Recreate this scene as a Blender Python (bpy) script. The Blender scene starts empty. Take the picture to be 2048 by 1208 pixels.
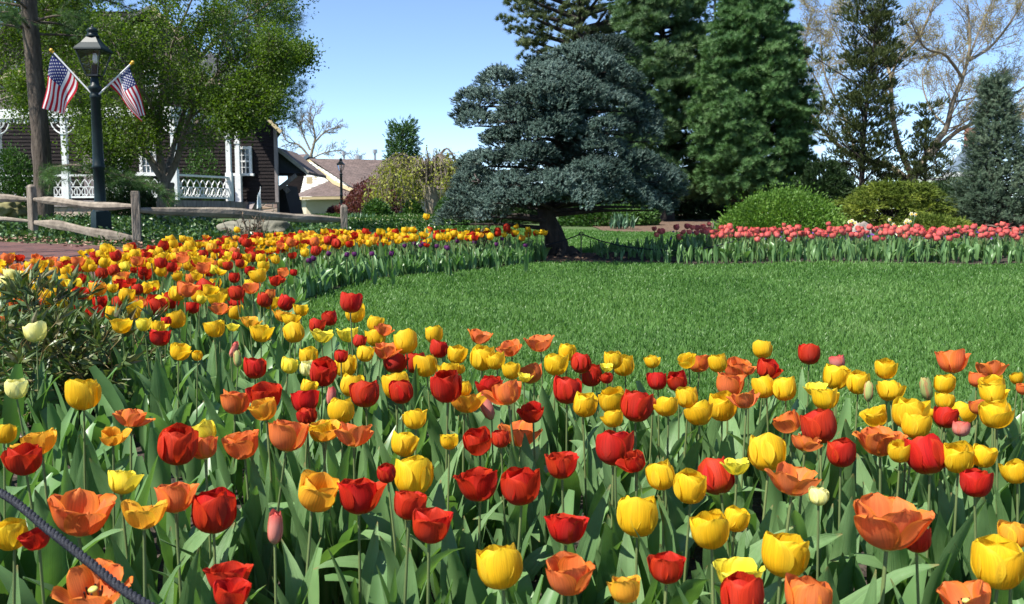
import bpy, math, random
import numpy as np
from mathutils import Vector, Matrix, Quaternion

# ------------------------------------------------------------------ camera, sky, sun
SC = bpy.context.scene
COL = SC.collection
F = 1774.0
CX, CY = 1024.0, 604.0
HORIZON = 430.0
CAMZ = 0.98
PITCH = math.atan((CY - HORIZON) / F)
cam_data = bpy.data.cameras.new("camera")
cam_data.sensor_width = 36.0
cam_data.lens = F / 2048.0 * 36.0
cam_data.clip_start = 0.05
cam_data.clip_end = 3000.0
cam_data.dof.use_dof = True
cam_data.dof.focus_distance = 3.2
cam_data.dof.aperture_fstop = 13.0
cam = bpy.data.objects.new("camera", cam_data)
COL.objects.link(cam)
cam.location = (0, 0, CAMZ)
cam.rotation_euler = (math.pi / 2 - PITCH, 0, 0)
SC.camera = cam

SUN_ELEV = math.radians(56)
SUN_DIR = Vector((-0.84, -0.54, 0)).normalized() * math.cos(SUN_ELEV) + Vector((0, 0, math.sin(SUN_ELEV)))
world = bpy.data.worlds.new("World")
SC.world = world
world.use_nodes = True
wn = world.node_tree
bg = wn.nodes["Background"]
sky = wn.nodes.new("ShaderNodeTexSky")
sky.sky_type = 'NISHITA'
sky.sun_disc = False
sky.sun_elevation = SUN_ELEV
sky.sun_rotation = math.atan2(SUN_DIR.x, SUN_DIR.y)
sky.altitude = 200
sky.air_density = 0.65
sky.dust_density = 0.0
sky.ozone_density = 3.0
wn.links.new(sky.outputs[0], bg.inputs[0])
bg.inputs[1].default_value = 0.12
sun_data = bpy.data.lights.new("sun", 'SUN')
sun_data.energy = 5.0
sun_data.angle = math.radians(0.53)
sun_data.color = (1.0, 0.95, 0.87)
sun = bpy.data.objects.new("sun", sun_data)
COL.objects.link(sun)
sun.rotation_euler = SUN_DIR.to_track_quat('Z', 'Y').to_euler()
SC.view_settings.view_transform = 'Standard'
SC.view_settings.look = 'None'
SC.view_settings.exposure = 1.08
SC.view_settings.gamma = 1.0

# ------------------------------------------------------------------ geometry helpers
RNG = np.random.default_rng(7)
_c, _s = math.cos(PITCH), math.sin(PITCH)


def px(x, y, d):
    """world point seen at photo pixel (x, y) at ground distance d in front of the camera"""
    a = (x - CX) / F
    b = (CY - y) / F
    v = np.array([a, _c + _s * b, -_s + _c * b])
    return np.array([0, 0, CAMZ]) + v * (d / v[1])


_gy = [-60, 0, 11, 14, 20, 30, 40, 100, 900]
_gz = [-1.2, 0, .374, .45, .55, .82, .98, 1.2, 1.2]


def ground(x, y):
    x = np.asarray(x, float)
    y = np.asarray(y, float)
    z = np.interp(y, _gy, _gz)
    bank = np.clip((y - 17.3 - 0.15 * np.sin(x)) / 2.5, 0, 1) * np.clip((-2.6 - x) / 2.0, 0, 1) * np.clip((25 - y - 4 * np.clip(x + 8, 0, 1)) / 6, 0, 1)
    z = z + 0.22 * bank
    z = z + 0.012 * np.sin(x * 1.7 + 1) * np.sin(y * 1.3) * np.clip(y / 4, 0, 1)
    return z


def gpx(x, y, lift=0.0):
    """where the ray of a photo pixel meets the ground (plus lift)"""
    lo, hi = 0.5, 70.0
    for _ in range(44):
        m = (lo + hi) / 2
        p = px(x, y, m)
        if p[2] > float(ground(p[0], p[1])) + lift:
            lo = m
        else:
            hi = m
    return px(x, y, lo)


def nrm(v):
    v = np.asarray(v, float)
    return v / (np.linalg.norm(v, axis=-1, keepdims=True) + 1e-12)


def onground(x, y, dz=0.0):
    return np.array([x, y, float(ground(x, y)) + dz])


class MB:
    """collects shapes and links them as one mesh object"""

    def __init__(self):
        self.v, self.f, self.uv, self.mi, self.rn = [], [], [], [], []
        self.n = 0

    def add(self, verts, faces, uv=None, mi=0, rnd=None):
        verts = np.asarray(verts, float).reshape(-1, 3)
        faces = np.asarray(faces, np.int64)
        self.v.append(verts)
        self.f.append(faces + self.n)
        self.mi.append(np.full(len(faces), mi, np.int32) if np.isscalar(mi) else np.asarray(mi, np.int32))
        self.uv.append(np.zeros((len(verts), 2)) if uv is None else np.asarray(uv, float))
        if rnd is None:
            rnd = RNG.random()
        self.rn.append(np.full(len(verts), rnd) if np.isscalar(rnd) else np.asarray(rnd, float))
        self.n += len(verts)

    def grid(self, P, uv=True, mi=0, closed=False, rnd=None):
        P = np.asarray(P, float)
        m, n = P.shape[:2]
        idx = np.arange(m * n).reshape(m, n)
        if closed:
            j = np.arange(n)
            k = (j + 1) % n
            F4 = np.stack([idx[:-1][:, j], idx[:-1][:, k], idx[1:][:, k], idx[1:][:, j]], -1).reshape(-1, 4)
        else:
            F4 = np.stack([idx[:-1, :-1], idx[:-1, 1:], idx[1:, 1:], idx[1:, :-1]], -1).reshape(-1, 4)
        u, w = np.meshgrid(np.linspace(0, 1, n), np.linspace(0, 1, m))
        self.add(P.reshape(-1, 3), F4, np.stack([u.ravel(), w.ravel()], -1), mi, rnd)

    def poly(self, pts, mi=0):
        self.add(pts, [list(range(len(pts)))], None, mi)

    def box(self, c, s, rz=0.0, mi=0, taper=1.0):
        x, y, z = [q / 2 for q in s]
        V = np.array([[-x, -y, -z], [x, -y, -z], [x, y, -z], [-x, y, -z],
                      [-x * taper, -y * taper, z], [x * taper, -y * taper, z], [x * taper, y * taper, z], [-x * taper, y * taper, z]])
        a, b = math.cos(rz), math.sin(rz)
        V = V @ np.array([[a, b, 0], [-b, a, 0], [0, 0, 1]]) + np.asarray(c)
        self.add(V, [[0, 3, 2, 1], [4, 5, 6, 7], [0, 1, 5, 4], [1, 2, 6, 5], [2, 3, 7, 6], [3, 0, 4, 7]], None, mi)

    def beam(self, p0, p1, w, h, mi=0, up=(0, 0, 1)):
        p0 = np.asarray(p0, float)
        p1 = np.asarray(p1, float)
        d = nrm(p1 - p0)
        sd = np.cross(d, up)
        if np.linalg.norm(sd) < 1e-4:
            sd = np.array([1.0, 0, 0])
        sd = nrm(sd)
        u = np.cross(sd, d)
        V = []
        for p in (p0, p1):
            for a, b in ((-1, -1), (1, -1), (1, 1), (-1, 1)):
                V.append(p + sd * a * w / 2 + u * b * h / 2)
        self.add(V, [[0, 1, 2, 3], [7, 6, 5, 4], [0, 4, 5, 1], [1, 5, 6, 2], [2, 6, 7, 3], [3, 7, 4, 0]], None, mi)

    def tube(self, pts, radii, n=6, mi=0, cap=True, rough=0.0, rnd=None):
        P = np.asarray(pts, float)
        m = len(P)
        R = np.full(m, radii, float) if np.isscalar(radii) else np.asarray(radii, float)
        T = np.empty_like(P)
        T[1:-1] = P[2:] - P[:-2]
        T[0] = P[1] - P[0]
        T[-1] = P[-1] - P[-2]
        T = nrm(T)
        ref = np.array([0.31, 0.17, 0.93]) if abs(T[0][2]) < 0.8 else np.array([0.95, 0.2, 0.1])
        A = nrm(np.cross(T, ref))
        B = np.cross(T, A)
        an = np.arange(n) * 2 * math.pi / n
        ring = A[:, None, :] * np.cos(an)[None, :, None] + B[:, None, :] * np.sin(an)[None, :, None]
        rr = R[:, None] * (1 + (RNG.normal(0, rough, (m, n)) if rough else 0))
        G = P[:, None, :] + ring * rr[..., None]
        self.grid(G, mi=mi, closed=True, rnd=rnd)
        if cap and n > 3:
            self.add(G[0], [list(range(n))[::-1]], None, mi)
            self.add(G[-1], [list(range(n))], None, mi)

    def lathe(self, prof, c=(0, 0, 0), n=16, mi=0, rot=0.0):
        an = np.arange(n) * 2 * math.pi / n + rot
        P = np.array([[[r * math.cos(a), r * math.sin(a), z] for a in an] for r, z in prof]) + np.asarray(c)
        self.grid(P, mi=mi, closed=True)

    def inst(self, tv, tf, pos, dirs, scale, roll=None, mi=0, rnd=None, tuv=None):
        """many copies of a template (axis +z) turned to dirs"""
        pos = np.asarray(pos, float)
        N = len(pos)
        if N == 0:
            return
        Z = nrm(dirs)
        ref = np.tile(np.array([0.0, 0.0, 1.0]), (N, 1))
        par = np.abs(Z[:, 2]) > 0.95
        ref[par] = [1.0, 0, 0]
        X = nrm(np.cross(ref, Z))
        Y = np.cross(Z, X)
        if roll is None:
            roll = RNG.random(N) * 2 * math.pi
        cr, sr = np.cos(roll)[:, None], np.sin(roll)[:, None]
        X2 = X * cr + Y * sr
        Y2 = -X * sr + Y * cr
        sc = np.asarray(scale, float)
        if sc.ndim == 0:
            sc = np.full(N, float(sc))
        k = len(tv)
        V = (tv[None, :, 0, None] * X2[:, None, :] + tv[None, :, 1, None] * Y2[:, None, :] + tv[None, :, 2, None] * Z[:, None, :])
        V = V * sc[:, None, None] + pos[:, None, :]
        FF = (np.asarray(tf)[None] + (np.arange(N) * k)[:, None, None]).reshape(-1, len(tf[0]))
        r = RNG.random(N) if rnd is None else rnd
        uv = None if tuv is None else np.tile(tuv, (N, 1))
        self.add(V.reshape(-1, 3), FF, uv, mi, np.repeat(r, k))

    def mesh(self, name, mats, org=(0, 0, 0), smooth=False):
        me = bpy.data.meshes.new(name)
        V = np.concatenate(self.v) - np.asarray(org)
        lens = np.concatenate([np.full(len(f), f.shape[1], np.int32) for f in self.f])
        loops = np.concatenate([f.ravel() for f in self.f]).astype(np.int32)
        me.vertices.add(len(V))
        me.vertices.foreach_set("co", V.ravel().astype(np.float32))
        me.loops.add(len(loops))
        me.loops.foreach_set("vertex_index", loops)
        me.polygons.add(len(lens))
        st = np.zeros(len(lens), np.int32)
        st[1:] = np.cumsum(lens)[:-1]
        me.polygons.foreach_set("loop_start", st)
        me.polygons.foreach_set("material_index", np.concatenate(self.mi))
        me.polygons.foreach_set("use_smooth", np.full(len(lens), smooth))
        uvl = me.uv_layers.new(name="UVMap")
        uvl.data.foreach_set("uv", np.concatenate(self.uv)[loops].ravel().astype(np.float32))
        at = me.attributes.new("rnd", 'FLOAT', 'POINT')
        at.data.foreach_set("value", np.concatenate(self.rn).astype(np.float32))
        me.update(calc_edges=True)
        for m in (mats if isinstance(mats, (list, tuple)) else [mats]):
            me.materials.append(m)
        return me

    def build(self, name, mats, parent=None, smooth=False, loc=None):
        """vertices were given in world space; the object sits at its thing's base"""
        org = np.array(root_loc(parent)) if parent is not None else (np.zeros(3) if loc is None else np.asarray(loc, float))
        o = bpy.data.objects.new(name, self.mesh(name, mats, org, smooth))
        COL.objects.link(o)
        if parent is not None:
            o.parent = parent
        else:
            o.location = org
        return o


def root_loc(o):
    while o.parent is not None:
        o = o.parent
    return o.location


def tag(o, label=None, cat=None, group=None, kind=None):
    if label:
        o["label"] = label
    if cat:
        o["category"] = cat
    if group:
        o["group"] = group
    if kind:
        o["kind"] = kind
    return o


def thing(name, label, cat, loc, group=None):
    o = bpy.data.objects.new(name, None)
    o.empty_display_size = 0.1
    COL.objects.link(o)
    o.location = [float(q) for q in loc]
    return tag(o, label, cat, group)


# ------------------------------------------------------------------ materials
def newmat(name):
    m = bpy.data.materials.new(name)
    m.use_nodes = True
    nt = m.node_tree
    return m, nt, nt.nodes["Principled BSDF"]


def N(nt, t, **kw):
    n = nt.nodes.new(t)
    for k, v in kw.items():
        setattr(n, k, v)
    return n


def ramp(nt, cols, pos=None):
    r = nt.nodes.new("ShaderNodeValToRGB")
    e = r.color_ramp.elements
    pos = pos or [i / (len(cols) - 1) for i in range(len(cols))]
    while len(e) < len(cols):
        e.new(0.5)
    for i, c in enumerate(cols):
        e[i].position = pos[i]
        e[i].color = (*c, 1)
    return r


def noisy(name, cols, scale=5.0, rough=0.8, detail=6, bump=0.0, bscale=None, pos=None, stretch=(1, 1, 1), spec=0.3, metal=0.0, lo=0.3, hi=0.7):
    m, nt, b = newmat(name)
    tc = N(nt, "ShaderNodeTexCoord")
    mp = N(nt, "ShaderNodeMapping")
    mp.inputs["Scale"].default_value = stretch
    nt.links.new(tc.outputs["Object"], mp.inputs[0])
    no = N(nt, "ShaderNodeTexNoise")
    no.inputs["Scale"].default_value = scale
    no.inputs["Detail"].default_value = detail
    no.inputs["Roughness"].default_value = 0.65
    nt.links.new(mp.outputs[0], no.inputs[0])
    n = len(cols)
    r = ramp(nt, cols, pos or [lo + (hi - lo) * i / max(1, n - 1) for i in range(n)])
    nt.links.new(no.outputs[0], r.inputs[0])
    nt.links.new(r.outputs[0], b.inputs["Base Color"])
    b.inputs["Roughness"].default_value = rough
    b.inputs["Specular IOR Level"].default_value = spec
    b.inputs["Metallic"].default_value = metal
    if bump:
        n2 = N(nt, "ShaderNodeTexNoise")
        n2.inputs["Scale"].default_value = bscale or scale * 3
        n2.inputs["Detail"].default_value = 8
        nt.links.new(mp.outputs[0], n2.inputs[0])
        bp = N(nt, "ShaderNodeBump")
        bp.inputs["Strength"].default_value = min(1.0, bump)
        bp.inputs["Distance"].default_value = 0.03
        nt.links.new(n2.outputs[0], bp.inputs["Height"])
        nt.links.new(bp.outputs[0], b.inputs["Normal"])
    return m


def leafmat(name, cols, trans=0.35, rough=0.5, spec=0.3, patch=0.0, pscale=0.6, tcol=None):
    """foliage: each leaf or shoot picks its own tint from cols"""
    m, nt, b = newmat(name)
    at = N(nt, "ShaderNodeAttribute", attribute_name="rnd")
    r = ramp(nt, cols)
    fac = at.outputs["Fac"]
    if patch:
        tc = N(nt, "ShaderNodeTexCoord")
        no = N(nt, "ShaderNodeTexNoise")
        no.inputs["Scale"].default_value = pscale
        no.inputs["Detail"].default_value = 5
        nt.links.new(tc.outputs["Object"], no.inputs[0])
        mr = N(nt, "ShaderNodeMapRange")
        mr.inputs[1].default_value = 0.35
        mr.inputs[2].default_value = 0.65
        nt.links.new(no.outputs[0], mr.inputs[0])
        mx = N(nt, "ShaderNodeMix")
        mx.inputs[0].default_value = patch
        nt.links.new(fac, mx.inputs[2])
        nt.links.new(mr.outputs[0], mx.inputs[3])
        fac = mx.outputs[0]
    nt.links.new(fac, r.inputs[0])
    nt.links.new(r.outputs[0], b.inputs["Base Color"])
    b.inputs["Roughness"].default_value = rough
    b.inputs["Specular IOR Level"].default_value = spec
    if trans:
        t = N(nt, "ShaderNodeBsdfTranslucent")
        hs = N(nt, "ShaderNodeMix", data_type='RGBA', blend_type='MULTIPLY')
        hs.inputs[0].default_value = 1.0
        hs.inputs[7].default_value = (*(tcol or (1.3, 1.35, 0.5)), 1)
        nt.links.new(r.outputs[0], hs.inputs[6])
        nt.links.new(hs.outputs[2], t.inputs[0])
        ms = N(nt, "ShaderNodeMixShader")
        ms.inputs[0].default_value = trans
        nt.links.new(b.outputs[0], ms.inputs[1])
        nt.links.new(t.outputs[0], ms.inputs[2])
        nt.links.new(ms.outputs[0], nt.nodes["Material Output"].inputs[0])
    return m


def petalmat(name, base, mid, tip, edge, bloom=None, trans=0.3, streak=0.25):
    """petal: colour runs from claw to tip (UV v), edge tint across (UV u), fine veins along the petal"""
    m, nt, b = newmat(name)
    uv = N(nt, "ShaderNodeUVMap", uv_map="UVMap")
    sp = N(nt, "ShaderNodeSeparateXYZ")
    nt.links.new(uv.outputs[0], sp.inputs[0])
    r = ramp(nt, [base, mid, mid, tip], [0.0, 0.28, 0.6, 1.0])
    nt.links.new(sp.outputs[1], r.inputs[0])
    # edge mask
    su = N(nt, "ShaderNodeMath", operation='SUBTRACT')
    nt.links.new(sp.outputs[0], su.inputs[0])
    su.inputs[1].default_value = 0.5
    ab = N(nt, "ShaderNodeMath", operation='ABSOLUTE')
    nt.links.new(su.outputs[0], ab.inputs[0])
    mr = N(nt, "ShaderNodeMapRange")
    mr.inputs[1].default_value = 0.25
    mr.inputs[2].default_value = 0.5
    nt.links.new(ab.outputs[0], mr.inputs[0])
    mx = N(nt, "ShaderNodeMix", data_type='RGBA')
    nt.links.new(mr.outputs[0], mx.inputs[0])
    nt.links.new(r.outputs[0], mx.inputs[6])
    mx.inputs[7].default_value = (*edge, 1)
    col = mx.outputs[2]
    # veins
    mp = N(nt, "ShaderNodeMapping")
    mp.inputs["Scale"].default_value = (38, 1.6, 1)
    nt.links.new(uv.outputs[0], mp.inputs[0])
    oi = N(nt, "ShaderNodeObjectInfo")
    no = N(nt, "ShaderNodeTexNoise", noise_dimensions='4D')
    no.inputs["Scale"].default_value = 1.0
    no.inputs["Detail"].default_value = 3
    ml = N(nt, "ShaderNodeMath", operation='MULTIPLY')
    ml.inputs[1].default_value = 40
    nt.links.new(oi.outputs["Random"], ml.inputs[0])
    nt.links.new(ml.outputs[0], no.inputs["W"])
    nt.links.new(mp.outputs[0], no.inputs[0])
    m2 = N(nt, "ShaderNodeMapRange")
    m2.inputs[1].default_value = 0.3
    m2.inputs[2].default_value = 0.7
    m2.inputs[3].default_value = 1 - streak
    m2.inputs[4].default_value = 1 + streak * 0.4
    nt.links.new(no.outputs[0], m2.inputs[0])
    hv = N(nt, "ShaderNodeHueSaturation")
    nt.links.new(col, hv.inputs["Color"])
    nt.links.new(m2.outputs[0], hv.inputs["Value"])
    m3 = N(nt, "ShaderNodeMapRange")
    m3.inputs[3].default_value = 0.497
    m3.inputs[4].default_value = 0.507
    nt.links.new(oi.outputs["Random"], m3.inputs[0])
    nt.links.new(m3.outputs[0], hv.inputs["Hue"])
    col = hv.outputs[0]
    if bloom:
        m4 = N(nt, "ShaderNodeMapRange")
        m4.inputs[1].default_value = 0.28
        m4.inputs[2].default_value = 0.02
        m4.inputs[4].default_value = 0.35
        nt.links.new(ab.outputs[0], m4.inputs[0])
        m5 = N(nt, "ShaderNodeMapRange")
        m5.inputs[1].default_value = 0.95
        m5.inputs[2].default_value = 0.45
        nt.links.new(sp.outputs[1], m5.inputs[0])
        mm = N(nt, "ShaderNodeMath", operation='MULTIPLY')
        nt.links.new(m4.outputs[0], mm.inputs[0])
        nt.links.new(m5.outputs[0], mm.inputs[1])
        mb_ = N(nt, "ShaderNodeMix", data_type='RGBA')
        nt.links.new(mm.outputs[0], mb_.inputs[0])
        nt.links.new(col, mb_.inputs[6])
        mb_.inputs[7].default_value = (*bloom, 1)
        col = mb_.outputs[2]
    nt.links.new(col, b.inputs["Base Color"])
    b.inputs["Roughness"].default_value = 0.6
    b.inputs["Specular IOR Level"].default_value = 0.22
    bp = N(nt, "ShaderNodeBump")
    bp.inputs["Strength"].default_value = 0.25
    bp.inputs["Distance"].default_value = 0.002
    nt.links.new(no.outputs[0], bp.inputs["Height"])
    nt.links.new(bp.outputs[0], b.inputs["Normal"])
    t = N(nt, "ShaderNodeBsdfTranslucent")
    nt.links.new(col, t.inputs[0])
    ms = N(nt, "ShaderNodeMixShader")
    ms.inputs[0].default_value = trans
    nt.links.new(b.outputs[0], ms.inputs[1])
    nt.links.new(t.outputs[0], ms.inputs[2])
    nt.links.new(ms.outputs[0], nt.nodes["Material Output"].inputs[0])
    return m


def plain(name, col, rough=0.6, spec=0.4, metal=0.0):
    m, nt, b = newmat(name)
    b.inputs["Base Color"].default_value = (*col, 1)
    b.inputs["Roughness"].default_value = rough
    b.inputs["Specular IOR Level"].default_value = spec
    b.inputs["Metallic"].default_value = metal
    return m


def brickmat(name, c1, c2, mortar, bw, bh, ms=0.01, rough=0.85, vec='Object', rot=(0, 0, 0), noise=0.35, bump=0.5):
    m, nt, b = newmat(name)
    tc = N(nt, "ShaderNodeTexCoord")
    mp = N(nt, "ShaderNodeMapping")
    mp.inputs["Rotation"].default_value = rot
    nt.links.new(tc.outputs[vec], mp.inputs[0])
    br = N(nt, "ShaderNodeTexBrick")
    br.inputs["Color1"].default_value = (*c1, 1)
    br.inputs["Color2"].default_value = (*c2, 1)
    br.inputs["Mortar"].default_value = (*mortar, 1)
    br.inputs["Scale"].default_value = 1.0
    br.inputs["Mortar Size"].default_value = ms
    br.inputs["Brick Width"].default_value = bw
    br.inputs["Row Height"].default_value = bh
    nt.links.new(mp.outputs[0], br.inputs[0])
    no = N(nt, "ShaderNodeTexNoise")
    no.inputs["Scale"].default_value = 3.0
    no.inputs["Detail"].default_value = 8
    nt.links.new(tc.outputs["Object"], no.inputs[0])
    mr = N(nt, "ShaderNodeMapRange")
    mr.inputs[1].default_value = 0.3
    mr.inputs[2].default_value = 0.7
    mr.inputs[3].default_value = 1 - noise
    mr.inputs[4].default_value = 1 + noise
    nt.links.new(no.outputs[0], mr.inputs[0])
    hv = N(nt, "ShaderNodeHueSaturation")
    nt.links.new(br.outputs[0], hv.inputs["Color"])
    nt.links.new(mr.outputs[0], hv.inputs["Value"])
    nt.links.new(hv.outputs[0], b.inputs["Base Color"])
    b.inputs["Roughness"].default_value = rough
    bp = N(nt, "ShaderNodeBump", invert=True)
    bp.inputs["Strength"].default_value = bump
    bp.inputs["Distance"].default_value = 0.01
    nt.links.new(br.outputs["Fac"], bp.inputs["Height"])
    nt.links.new(bp.outputs[0], b.inputs["Normal"])
    return m


def stonemat(name, cols, scale=3.0):
    m, nt, b = newmat(name)
    tc = N(nt, "ShaderNodeTexCoord")
    mp = N(nt, "ShaderNodeMapping")
    mp.inputs["Scale"].default_value = (1, 1, 1.7)
    nt.links.new(tc.outputs["Object"], mp.inputs[0])
    vo = N(nt, "ShaderNodeTexVoronoi")
    vo.inputs["Scale"].default_value = scale
    nt.links.new(mp.outputs[0], vo.inputs[0])
    sp = N(nt, "ShaderNodeSeparateColor")
    nt.links.new(vo.outputs["Color"], sp.inputs[0])
    r = ramp(nt, cols)
    nt.links.new(sp.outputs[0], r.inputs[0])
    ve = N(nt, "ShaderNodeTexVoronoi", feature='DISTANCE_TO_EDGE')
    ve.inputs["Scale"].default_value = scale
    nt.links.new(mp.outputs[0], ve.inputs[0])
    mr = N(nt, "ShaderNodeMapRange")
    mr.inputs[1].default_value = 0.02
    mr.inputs[2].default_value = 0.09
    nt.links.new(ve.outputs[0], mr.inputs[0])
    mx = N(nt, "ShaderNodeMix", data_type='RGBA')
    nt.links.new(mr.outputs[0], mx.inputs[0])
    mx.inputs[6].default_value = (0.24, 0.2, 0.17, 1)
    nt.links.new(r.outputs[0], mx.inputs[7])
    nt.links.new(mx.outputs[2], b.inputs["Base Color"])
    b.inputs["Roughness"].default_value = 0.9
    bp = N(nt, "ShaderNodeBump")
    bp.inputs["Strength"].default_value = 0.7
    bp.inputs["Distance"].default_value = 0.04
    nt.links.new(mr.outputs[0], bp.inputs["Height"])
    nt.links.new(bp.outputs[0], b.inputs["Normal"])
    return m


def glassmat(name, col=(0.03, 0.04, 0.05)):
    m, nt, b = newmat(name)
    b.inputs["Base Color"].default_value = (*col, 1)
    b.inputs["Roughness"].default_value = 0.05
    b.inputs["Specular IOR Level"].default_value = 0.8
    return m


M = {}
M['soil'] = noisy("soil", [(0.02, 0.015, 0.012), (0.05, 0.038, 0.03), (0.10, 0.08, 0.062)], 22, 0.95, 8, 1.0, 60)
M['lawn'] = noisy("lawn_base", [(0.03, 0.075, 0.015), (0.05, 0.11, 0.022), (0.065, 0.14, 0.03)], 6, 0.9, 6, 0.3, 80)
M['ground'] = noisy("far_ground", [(0.035, 0.07, 0.02), (0.06, 0.1, 0.03), (0.09, 0.10, 0.05)], 1.5, 0.95, 6)
M['mulch'] = noisy("bark_mulch", [(0.05, 0.032, 0.02), (0.12, 0.078, 0.052), (0.2, 0.135, 0.09)], 14, 0.95, 8, 0.8, 50)
M['path'] = brickmat("path_brick", (0.115, 0.043, 0.032), (0.07, 0.028, 0.023), (0.06, 0.042, 0.035), 0.21, 0.105, 0.006, noise=0.4, rot=(0, 0, 0.5))
M['grass'] = leafmat("grass_blade", [(0.045, 0.115, 0.022), (0.075, 0.172, 0.034), (0.11, 0.222, 0.052), (0.20, 0.30, 0.12)], 0.3, 0.45, 0.35, 0.4, 0.9)
M['ivy'] = leafmat("ivy_leaf", [(0.015, 0.045, 0.012), (0.035, 0.085, 0.02), (0.06, 0.13, 0.03), (0.12, 0.18, 0.06)], 0.15, 0.35, 0.5)
M['spruce'] = leafmat("blue_spruce_needles", [(0.010, 0.024, 0.016), (0.05, 0.088, 0.068), (0.17, 0.24, 0.21)], 0.0, 0.6, 0.25, 0.35, 1.6, (1, 1.1, 0.8))
M['pine_green'] = leafmat("pine_needles_green", [(0.032, 0.085, 0.022), (0.065, 0.145, 0.042), (0.125, 0.22, 0.078)], 0.12, 0.55, 0.3, 0.4, 0.9)
M['pine_dark'] = leafmat("pine_needles_dark", [(0.035, 0.08, 0.026), (0.07, 0.135, 0.05), (0.12, 0.20, 0.085)], 0.15, 0.55, 0.3, 0.4, 0.7)
M['pine_olive'] = leafmat("pine_needles_olive", [(0.035, 0.06, 0.022), (0.075, 0.105, 0.04), (0.12, 0.155, 0.065)], 0.15, 0.55, 0.3, 0.3, 0.9)
M['white_pine'] = leafmat("white_pine_needles", [(0.04, 0.09, 0.03), (0.08, 0.16, 0.05), (0.12, 0.21, 0.08)], 0.25, 0.5, 0.3)
M['juniper'] = leafmat("juniper_sprays", [(0.02, 0.03, 0.01), (0.05, 0.07, 0.02), (0.09, 0.11, 0.03)], 0.1, 0.6, 0.2, 0.4, 1.0)
M['gold_juniper'] = leafmat("golden_juniper_sprays", [(0.05, 0.085, 0.014), (0.13, 0.18, 0.028), (0.30, 0.34, 0.055)], 0.15, 0.6, 0.2, 0.4, 1.4)
M['shrub'] = leafmat("shrub_leaves", [(0.05, 0.11, 0.015), (0.10, 0.20, 0.03), (0.17, 0.28, 0.05)], 0.3, 0.5, 0.25, 0.3, 1.5)
M['dark_shrub'] = leafmat("dark_shrub_leaves", [(0.012, 0.03, 0.01), (0.025, 0.055, 0.016), (0.05, 0.09, 0.028)], 0.15, 0.5, 0.3, 0.3, 1.0)
M['hedge'] = leafmat("hedge_leaves", [(0.02, 0.055, 0.01), (0.045, 0.11, 0.02), (0.08, 0.16, 0.03)], 0.2, 0.5, 0.3, 0.3, 1.0)
M['fir'] = leafmat("fir_needles", [(0.02, 0.042, 0.022), (0.05, 0.085, 0.048), (0.13, 0.175, 0.11)], 0.08, 0.55, 0.3, 0.35, 1.5)
M['leaf'] = leafmat("spring_leaves", [(0.042, 0.08, 0.009), (0.075, 0.135, 0.014), (0.115, 0.185, 0.025)], 0.42, 0.45, 0.3, 0.25, 0.6)
M['weep'] = leafmat("weeping_leaves", [(0.17, 0.2, 0.03), (0.28, 0.31, 0.05), (0.38, 0.38, 0.09)], 0.35, 0.5, 0.25)
M['bud'] = leafmat("spring_buds", [(0.20, 0.17, 0.06), (0.30, 0.27, 0.09), (0.38, 0.35, 0.14)], 0.3, 0.6, 0.2)
M['maple'] = leafmat("red_maple_leaves", [(0.06, 0.02, 0.022), (0.13, 0.04, 0.045), (0.22, 0.09, 0.085)], 0.25, 0.5, 0.25)
M['peony'] = leafmat("peony_leaves", [(0.045, 0.08, 0.02), (0.08, 0.135, 0.035), (0.14, 0.18, 0.065), (0.15, 0.12, 0.06)], 0.15, 0.4, 0.45)
M['peony_stem'] = plain("peony_stems", (0.14, 0.10, 0.03), 0.6)
M['bark'] = noisy("bark", [(0.035, 0.027, 0.02), (0.09, 0.07, 0.055), (0.16, 0.13, 0.10)], 9, 0.95, 8, 0.9, 22, stretch=(1, 1, 0.25))
M['bark_dark'] = noisy("bark_dark", [(0.012, 0.01, 0.009), (0.03, 0.025, 0.022), (0.055, 0.045, 0.04)], 9, 0.95, 8, 0.9, 22, stretch=(1, 1, 0.3))
M['bark_grey'] = noisy("bark_grey", [(0.07, 0.058, 0.045), (0.15, 0.125, 0.10), (0.24, 0.2, 0.17)], 7, 0.95, 8, 0.7, 25, stretch=(1, 1, 0.3))
M['twig'] = noisy("twig_bark", [(0.10, 0.08, 0.058), (0.20, 0.165, 0.115), (0.31, 0.26, 0.18)], 3, 0.9)
M['bark_pale'] = noisy("bark_pale", [(0.18, 0.15, 0.11), (0.28, 0.24, 0.18), (0.36, 0.32, 0.25)], 7, 0.9, 8, 0.6, 25, stretch=(1, 1, 0.3))
M['wood'] = noisy("weathered_wood", [(0.07, 0.055, 0.042), (0.19, 0.16, 0.125), (0.33, 0.28, 0.22)], 10, 0.9, 8, 0.7, 26, stretch=(0.35, 0.35, 0.35), lo=0.25, hi=0.75)
M['wood_post'] = noisy("weathered_post", [(0.08, 0.063, 0.048), (0.18, 0.15, 0.118), (0.32, 0.275, 0.22)], 16, 0.9, 8, 0.7, 40, stretch=(1, 1, 0.18), lo=0.25, hi=0.75)
M['siding'] = noisy("brown_siding", [(0.008, 0.006, 0.006), (0.015, 0.011, 0.011), (0.025, 0.018, 0.018)], 4, 0.6, 8, 0.3, 20, stretch=(0.4, 1, 4), spec=0.12)  # brown darkened evenly, tree shade on the walls included in the colour
M['grey_board'] = noisy("grey_boards", [(0.12, 0.10, 0.10), (0.22, 0.19, 0.185), (0.3, 0.26, 0.25)], 6, 0.85, 6, 0.2, 20, stretch=(4, 1, 0.4))
M['white'] = noisy("white_paint", [(0.66, 0.67, 0.66), (0.78, 0.78, 0.76)], 5, 0.55, 5)
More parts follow.
